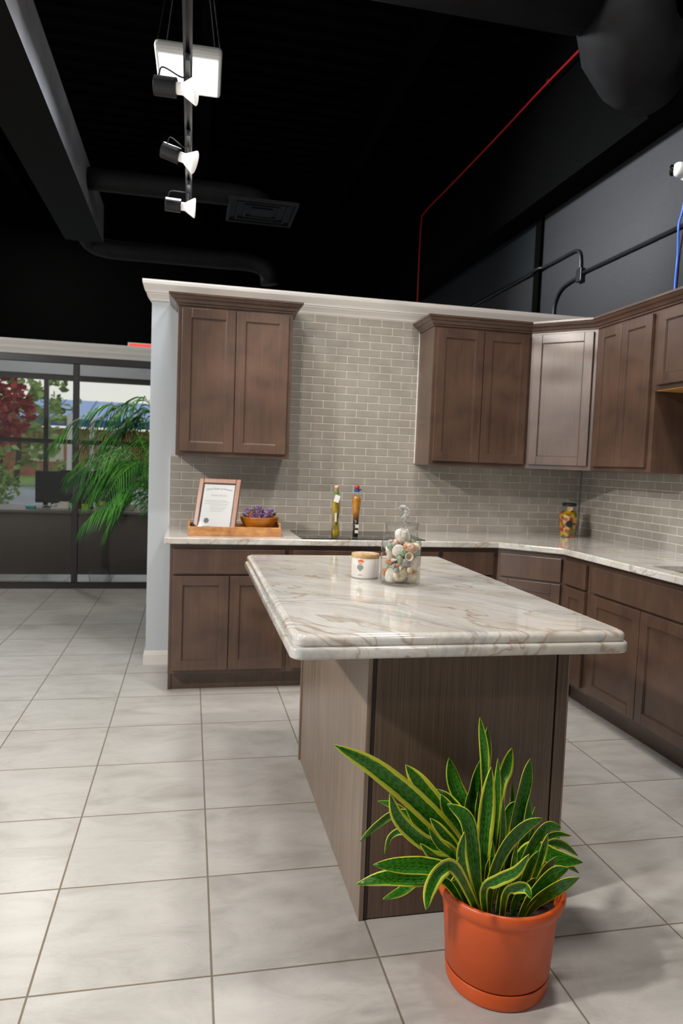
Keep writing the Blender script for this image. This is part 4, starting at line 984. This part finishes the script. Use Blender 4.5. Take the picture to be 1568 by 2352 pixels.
link('diffuser_vanes', bm, M['duct'], t); link('diffuser_back', box(-.283, .283, -.283, .283, .0085, .012), M['duct'], t); link('duct_collar', lathe([(0, .0125), (.10, .0125), (.10, .024), (0, .024)], 24), M['duct_light'], t)
tag(link('round_duct', tube(bmesh.new(), spline([(-.82, 2.56, 3.52), (-.78, 2.72, 3.44), (-.60, 2.75, 3.40), (-.2, 2.75, 3.40), (.4, 2.75, 3.40), (.8, 2.75, 3.40), (.95, 2.75, 3.33), (.98, 2.75, 3.2)], 30), .088, 20), M['duct'], smooth=True), 'lower round dark duct at the end of the rectangular duct', 'duct')
for x_ in (-.3, .5): link('hanging_strap', box(x_ - .012, x_ + .012, 2.748, 2.752, 3.48, CZ - .045), M['black_paint'], bpy.data.objects['round_duct.001'])
bm = tube(bmesh.new(), [(-.6, -1.2, 3.97), (1.2, -1.2, 3.97), (2.2, -1.2, 3.97)], .27, 24)
tag(link('round_duct', bm, M['duct'], smooth=True), 'large round black duct crossing the top of the room', 'duct')
bm = tube(bmesh.new(), [(2.50, -1.2, 4.85), (2.50, -1.2, 4.2), (2.44, -1.19, 3.98), (2.44, -1.17, 3.84), (2.50, -1.12, 3.74), (2.62, -1.05, 3.69), (2.76, -.99, 3.68)], .255, 24)
tag(link('duct_elbow', bm, M['duct'], smooth=True), 'segmented black duct elbow at the upper right', 'duct')

# joists
for k, x in enumerate((-3.6, -1.9, .285, 1.93)):
    bm = box(x - .055, x + .055, -9, EY - .01, 4.60, 4.615); B(bm, x - .012, x + .012, -9, EY - .01, 4.615, 4.85); B(bm, x - .055, x + .055, -9, EY - .01, 4.85, 4.858)
    struct('ceiling_joist', bm, M['black_paint'])
struct('wall_beam', box(2.83, 3.049, -9, EY - .02, 3.48, CZ - .041), M['black_paint'])
tag(link('opening_panel', box(3.043, 3.0495, .90, 4.2, 3.07, 3.48), M['teal_dark']), 'dark smooth rectangular panel high on the black block wall', 'panel')
tag(link('wall_post', box(3.02, 3.0495, .80, .895, 2.48, 3.478), M['black_paint']), 'slim black vertical post at the end of the dark smooth wall panel', 'post')
# conduits and junction box
CX = XR - .014
t = thing('conduit', 'black painted conduit with a junction box on the dark block wall', 'conduit', (CX, .14, 2.85))
def rel(p): return (p[0]-CX, p[1]-.14, p[2]-2.85)
link('conduit_pipe', tube(bmesh.new(), [rel(p) for p in [(CX, -3.4, 2.85), (CX, .118, 2.85)]], .0125, 10), M['black_metal'], t, smooth=True)
link('conduit_pipe', tube(bmesh.new(), [rel(p) for p in spline([(CX, .165, 2.885), (CX, .17, 2.96), (CX, .20, 3.02), (CX, .27, 3.045), (CX, .45, 3.045), (CX - .004, .72, 3.045), (CX - .028, .79, 3.045), (CX - .028, .92, 3.045), (CX - .004, 1.0, 3.045), (CX, 2.6, 3.045)], 40)], .0125, 10), M['black_metal'], t, smooth=True)
link('conduit_pipe', tube(bmesh.new(), [rel(p) for p in spline([(CX, .19, 2.83), (CX, .30, 2.825), (CX, .43, 2.80), (CX, .52, 2.72), (CX, .54, 2.6), (CX, .54, 2.3)], 30)], .0125, 10), M['black_metal'], t, smooth=True)
link('junction_box', box(-.024, .012, -.022, .050, -.062, .035), M['black_metal'], t, bevel=.004)
# security camera
t = thing('security_camera', 'white bullet camera with dark lens on the block wall at the right edge', 'camera', (XR - .002, -.96, 3.17))
bm = lathe([(0, 0), (.055, 0), (.057, .012), (.050, .022), (0, .024)], 32); bm.transform(Matrix.Rotation(-PI/2, 4, 'Y')); link('camera_base', bm, M['white_plastic'], t, smooth=True)
R4 = Matrix.Translation((-.028, 0, -.0)) @ Vector((0, 0, 0)).to_track_quat('Z', 'Y').to_matrix().to_4x4() if False else Matrix.Translation((-.045, .012, .0)) @ Matrix.Rotation(math.radians(-68), 4, 'Y')
bm = bmesh.new(); bmesh.ops.create_uvsphere(bm, u_segments=24, v_segments=16, radius=.042, matrix=Matrix.Translation((-.052, .006, 0))); link('camera_ball', bm, M['white_plastic'], t, smooth=True)
bm = lathe([(0, .020), (.031, .020), (.033, .045), (.028, .050), (0, .052)], 28); bm.transform(Matrix.Translation((-.052, .006, 0)) @ Vector((-.75, .66, .05)).to_track_quat('Z', 'Y').to_matrix().to_4x4()); link('camera_lens', bm, M['black_glass'], t, smooth=True)
# cables
tag(link('blue_cable', tube(bmesh.new(), spline([(XR-.012, -.985, 3.10), (XR-.012, -.955, 2.95), (XR-.030, -.950, 2.85), (XR-.012, -.935, 2.70), (XR-.012, -.93, 2.55), (XR-.012, -.93, 2.36)], 24), .0065, 8), M['cable_blue'], smooth=True), 'blue cable hanging down the dark block wall to the crown moulding', 'cable')
rp = [(2.70, y, 4.2 - .010*abs(math.sin(k*1.9))) for k, y in enumerate([-2.6, -2.0, -1.6, -.8, -.3, .3, 1.2, 2.2, 3.1])]
t = thing('red_cable', 'thin red cable strung under the dark ceiling above the right block wall', 'cable', (2.70, .3, 4.2))
r_ = lambda ps: [Vector((min(p[0], 2.70) + .078, p[1] + .1, p[2] + .08)) - Vector((2.70, .3, 4.2)) for p in ps]
link('cable_run', tube(bmesh.new(), r_(spline(rp + [(2.70, 3.22, 4.1), (2.70, 3.24, 3.6), (2.70, 3.22, 2.6)], 80)), .009, 7), M['pipe_red'], t, smooth=True)
for y in (-.75, .25, 2.25): link('cable_clamp', box(.076, .104, y - .2 - .014, y - .2 + .014, .069, .107), M['grey_metal'], t)

# ================================================================== BEHIND THE PARTITION
# exit sign, only its top shows over the glass wall
t = thing('exit_sign', 'red exit sign peeking over the white head trim beside the partition', 'sign', (-.27, 2.90, 2.325))
link('sign_housing', box(-.165, .165, 0, .045, 0, .205), M['white_plastic'], t, bevel=.006)
link('sign_face', box(-.150, .150, -.003, -.0003, .012, .193), M['exit'], t)
text_obj('lettering', 'EXIT', .15, M['white_plastic'], t, Matrix.Translation((0, -.0035, .045)) @ Matrix.Rotation(PI/2, 4, 'X'), .0004)
# palm
def palm(x, y, h):
    t = thing('potted_palm', 'bushy green palm with arching fronds standing between partition and glass wall', 'potted palm', (x, y, 0))
    link('planter', lathe([(0, 0), (.14, 0), (.16, .02), (.19, .30), (.20, .31), (.20, .34), (.18, .34), (.175, .30), (0, .30)], 32), M['black_metal'], t, smooth=True)
    link('planter_soil', lathe([(0, .3005), (.174, .3005), (.10, .312), (0, .316)], 24), M['soil'], t)
    rnd = random.Random(11)
    FR = [(-3.0, 1.12, 1.78, .95), (2.95, .85, 1.80, .55), (3.05, .95, 1.45, .6), (-2.7, .62, 1.84, .4), (-3.05, .78, 1.28, .75), (2.8, .70, 1.12, .9), (-2.5, .72, 1.30, .7), (3.1, .62, 1.02, .8), (-2.9, .60, 1.12, .5), (2.9, .9, 1.62, .5), (-3.1, .66, 1.66, .45), (2.75, .78, 1.30, .5), (-2.75, .95, 1.40, .6), (2.6, .62, 1.5, .5), (3.0, .5, 1.75, .3),
          (2.5, .8, 1.7, .7), (-1.8, .6, 1.3, .7), (-1.2, .5, 1.8, .6), (.3, .7, 1.8, .7), (1.2, .6, 1.9, .7), (-.5, .6, 1.6, .7), (2.0, .7, 1.5, .7), (-2.65, .35, 1.5, .6), (3.14, .9, 1.3, .75), (-2.95, .82, 1.0, .65)]
    for a, R, H, dr in FR:
        dx, dy = math.cos(a), math.sin(a)
        base = Vector((dx*.03, dy*.03, .30)); 
        sp = spline([base, Vector((dx*R*.15, dy*R*.15, .3 + (H-.3)*.55)), Vector((dx*R*.45, dy*R*.45, H)), Vector((dx*R*.78, dy*R*.78, H - .12*dr)), Vector((dx*R, dy*R, H - .42*dr))], 34)
        bm = tube(bmesh.new(), sp, [.007 - .005*i/34 for i in range(35)], 5); fr = link('frond', bm, M['palm_stem'], t, smooth=True)
        bm = bmesh.new()
        for i in range(10, 35):
            p = sp[i]; T = (sp[min(i+1, 34)] - sp[i-1]).normalized(); S = T.cross(Vector((0, 0, 1))).normalized()
            u = (i-10)/24; L = (.10 + .19*math.sin(PI*min(u*.85 + .12, 1)))
            for s in (-1, 1):
                d = (S*s*.85 + T*.65 + Vector((0, 0, .15 + rnd.uniform(-.15, .1)))).normalized(); q = None; rows = []
                for j in range(6):
                    v = j/5; c = p + d*L*v + Vector((0, 0, -.75*L*v*v)); w = .0065*math.sin(PI*(v*.9 + .08)) + .0003
                    rows.append((bm.verts.new(c + T*w), bm.verts.new(c + Vector((0, 0, .002))), bm.verts.new(c - T*w)))
                for A, Bb in zip(rows, rows[1:]):
                    bm.faces.new([A[0], A[1], Bb[1], Bb[0]]); bm.faces.new([A[1], A[2], Bb[2], Bb[1]])
        o = link('leaflets', bm, M['palm'], fr); s_ = o.modifiers.new('thickness', 'SOLIDIFY'); s_.thickness = .0007
palm(.10, 1.95, 1.9)

# ---- office beyond the glass
t = thing('office_desk', 'long grey desk seen through the glass wall', 'desk', (-1.3, 3.75, 0))
link('desk_top', box(-1.5, 1.4, -.42, .42, .720, .750), M['desk'], t, bevel=.004)
link('modesty_panel', box(-1.45, 1.35, -.38, -.362, .05, .7195), M['desk_front'], t)
for x in (-1.45, 1.33): link('desk_leg', box(x, x + .03, -.36, .38, 0, .7195), M['desk_front'], t)
DT = .7502
def monitor(label, x, y, w, h, z0=.12):
    t = thing('computer_monitor', label, 'monitor', (x, y, DT))
    link('screen_back', box(-w/2, w/2, -.02, .02, z0, z0 + h), M['screen'], t, bevel=.008)
    link('monitor_neck', box(-.03, .03, -.015, .015, .0105, z0 + .1), M['screen'], t); link('monitor_foot', box(-.11, .11, -.08, .08, 0, .010), M['screen'], t, bevel=.003)
monitor('black computer monitor at the left on the office desk', -1.30, 3.86, .40, .36, .05)
monitor('larger black computer monitor behind the dark window post', -.97, 3.78, .50, .36, .07)
tag(link('computer_tower', box(-1.10, -.90, 3.98, 4.12, DT, DT + .40), M['screen'], bevel=.006), 'black box standing behind the monitors on the office desk', 'computer')
tag(link('tape_dispenser', box(-1.53, -1.43, 3.50, 3.56, DT, DT + .035), M['cyan_item'], bevel=.008), 'small cyan object on the left part of the office desk', 'desk item')
t = thing('desk_telephone', 'white desk telephone in front of the monitors in the office', 'telephone', (-1.17, 3.52, DT))
bm = bmesh.new(); prism(bm, [(-.09, -.08), (.09, -.08), (.09, .10), (-.09, .10)], 0, .03); link('phone_base', bm, M['white_plastic'], t, bevel=.006)
link('handset', box(-.085, -.045, -.07, .09, .031, .062), M['white_plastic'], t, bevel=.012); link('phone_display', box(-.02, .08, .04, .055, .031, .085), M['white_plastic'], t, bevel=.004)
tag(link('sticky_note', box(-.945, -.875, 3.48, 3.483, DT + .004, DT + .070), M['note']), 'lime yellow sticky note standing on the office desk', 'note')
t = thing('water_bottle', 'clear water bottle with a yellow label on the office desk', 'bottle', (-.735, 3.55, DT))
link('bottle_body', lathe([(0, 0), (.030, 0), (.032, .01), (.032, .13), (.028, .15), (.013, .175), (.013, .19), (0, .19)], 24), M['jar_glass'], t, smooth=True)
link('bottle_label', lathe([(.0325, .05), (.0328, .05), (.0328, .10), (.0325, .10)], 24), M['note'], t); link('bottle_cap', lathe([(0, .1905), (.015, .1905), (.015, .207), (0, .207)], 16), M['white_plastic'], t)
tag(link('orange_cup', lathe([(0, 0), (.032, 0), (.040, .08), (.037, .08), (.030, .006), (0, .006)], 24), M['orange_item'], smooth=True), 'small orange cup beside the water bottle on the office desk', 'cup'); bpy.data.objects['orange_cup'].location = (-.62, 3.50, DT)
for k, (x, y, w, h, rz, lab) in enumerate([(-.50, 3.70, .26, .07, .2, 'low stack of white paper on the office desk near the palm'), (-.20, 3.62, .24, .16, -.1, 'tall stack of white folders on the office desk behind the palm fronds')]):
    bm = bmesh.new(); n = 6
    for i in range(n):
        B(bm, -w/2 + .006*(i % 2), w/2 - .004*(i % 3), -.11, .11, h*i/n + .001, h*(i+1)/n)
    o = tag(link('paper_stack', bm, M['tag'], bevel=.002), lab, 'paper stack'); o.location = (x, y, DT); o.rotation_euler = (0, 0, rz)
t = thing('office_chair', 'black office chair behind the desk in the office', 'chair', (-.75, 4.55, 0))
link('seat', box(-.24, .24, -.22, .24, .45, .53), M['black_metal'], t, bevel=.03); link('backrest', box(-.22, .22, .24, .30, .60, 1.18), M['black_metal'], t, bevel=.04)
link('column', tube(bmesh.new(), [(0, 0, .08), (0, 0, .449)], .025, 12), M['grey_metal'], t)
link('back_bracket', box(-.03, .03, .245, .275, .50, .62), M['black_metal'], t)
for k in range(5):
    a = k*2*PI/5 + .3; link('leg', tube(bmesh.new(), [(0, 0, .075), (.28*math.cos(a), .28*math.sin(a), .045)], [.022, .014], 8), M['black_metal'], t)
    link('caster', lathe([(0, -.022), (.02, -.022), (.022, 0), (.02, .022), (0, .022)], 12, None, (.28*math.cos(a), .28*math.sin(a), .0225)), M['black_metal'], t)
tag(link('glass_vase', lathe([(0, 0), (.07, 0), (.085, .02), (.10, .12), (.085, .17), (.082, .17), (.096, .12), (.08, .024), (0, .01)], 28), M['jar_glass'], smooth=True), 'low clear glass bowl on the floor behind the glass wall', 'bowl'); bpy.data.objects['glass_vase'].location = (-.70, 2.98, .001)

# ---- outdoors
struct('ground_asphalt', box(-60, 40, EY + .2, 27, -.12, -.06), M['asphalt'])
struct('ground_lawn', box(-60, 40, 27, 90, -.12, -.05), M['grass'])
t = thing('commercial_building', 'low building with a pale blue metal roof across the parking lot', 'building', (-2, 42, -.05))
link('wall', box(-9, 16, 0, 10, 0, 3.0), M['brick_ext'], t); link('fascia', box(-9.4, 16.4, -.6, -.5, 3.1, 3.56), M['fascia_blue'], t)
bm = bmesh.new(); vs = [bm.verts.new(p) for p in ((-9.4, -.6, 3.55), (16.4, -.6, 3.55), (16.4, 5, 5.1), (-9.4, 5, 5.1), (16.4, 10.5, 3.55), (-9.4, 10.5, 3.55))]
for f in ((0, 1, 2, 3), (3, 2, 4, 5), (0, 3, 5), (1, 4, 2), (0, 5, 4, 1)): bm.faces.new([vs[i] for i in f])
bmesh.ops.recalc_face_normals(bm, faces=bm.faces); link('roof', bm, M['roof_blue'], t)
for k in range(26): link('roof_seam', tube(bmesh.new(), [(-9.2 + k, -.6, 3.58), (-9.2 + k, 5, 5.13)], .03, 4), M['fascia_blue'], t)
for k in range(6): link('window', box(-7.5 + k*4, -5.5 + k*4, -.06, -.002, .9, 2.2), M['cream_ext'], t)
link('roof_vent', lathe([(0, 0), (.12, 0), (.12, .9), (.28, .9), (.28, 1.1), (0, 1.1)], 12, None, (2.6, 1.2, 4.0)), M['black_metal'], t)
t = thing('low_building', 'cream and red building behind the red tree', 'building', (-17, 40, -.05))
link('wall', box(-9, 5.2, 0, 8, 0, 3.3), M['brick_ext'], t); link('fascia', box(-9.3, 5.4, -.5, -.002, 2.3, 3.6), M['cream_ext'], t)
def tree(label, x, y, h, r, mat, n, seed, trunk=.12, cat='tree', name='tree', flat=1.0):
    rnd = random.Random(seed); t = thing(name, label, cat, (x, y, -.05))
    link('trunk', tube(bmesh.new(), spline([(0, 0, 0), (.05*r, 0, h*.35), (-.05*r, .05*r, h*.6), (0, 0, h*.8)], 10), [trunk*(1-.07*i) for i in range(11)], 8), M['bark'], t, smooth=True)
    bm = bmesh.new()
    for i in range(n):
        while True:
            p = Vector((rnd.uniform(-1, 1), rnd.uniform(-1, 1), rnd.uniform(-1, 1)))
            if .35 < p.length < 1: break
        c = Vector((p.x*r, p.y*r, h - r*flat + p.z*r*flat)); s = r*rnd.uniform(.05, .10); q = Matrix.Rotation(rnd.uniform(0, 6), 3, Vector((rnd.random(), rnd.random(), rnd.random() + .01)).normalized())
        vv = [bm.verts.new(c + q @ Vector(k)*s) for k in ((-1, -.5, 0), (0, -.8, .3), (1, 0, 0), (.2, .8, .25), (-.6, .6, 0))]; bm.faces.new(vv)
    link('foliage', bm, M[mat], t)
tree('red leaved tree beyond the office window at the left edge', -5.9, 18, 3.9, 1.55, 'tree_red', 1100, 5, flat=.8)
tree('sparse green tree rising behind the red leaved tree', -6.9, 27, 5.6, 2.5, 'tree_green', 520, 8)
for k, (x, y, h, r, lab) in enumerate([(-4.9, 14.5, 1.2, .9, 'rounded green shrub at far left beyond the parking lot'), (-2.4, 22, 1.4, 1.0, 'green shrub beyond the parking lot, right of the window post'), (-.2, 25, 1.5, 1.1, 'green shrub beyond the parking lot, seen behind the palm'), (-4.6, 25.5, 1.2, .8, 'small green shrub beyond the parking lot near the middle post')]):
    tree(lab, x, y, h, r, 'tree_green', 700, 20 + k, .05, 'shrub', 'shrub', .7)
for k, (x, lab) in enumerate([(-3.7, 'white post outside, left of the window post'), (-3.0, 'white post outside, behind the monitors')]):
    tag(link('porch_post', box(x - .07, x + .07, 20, 20.14, -.05, 2.7), M['white_trim']), lab, 'post')
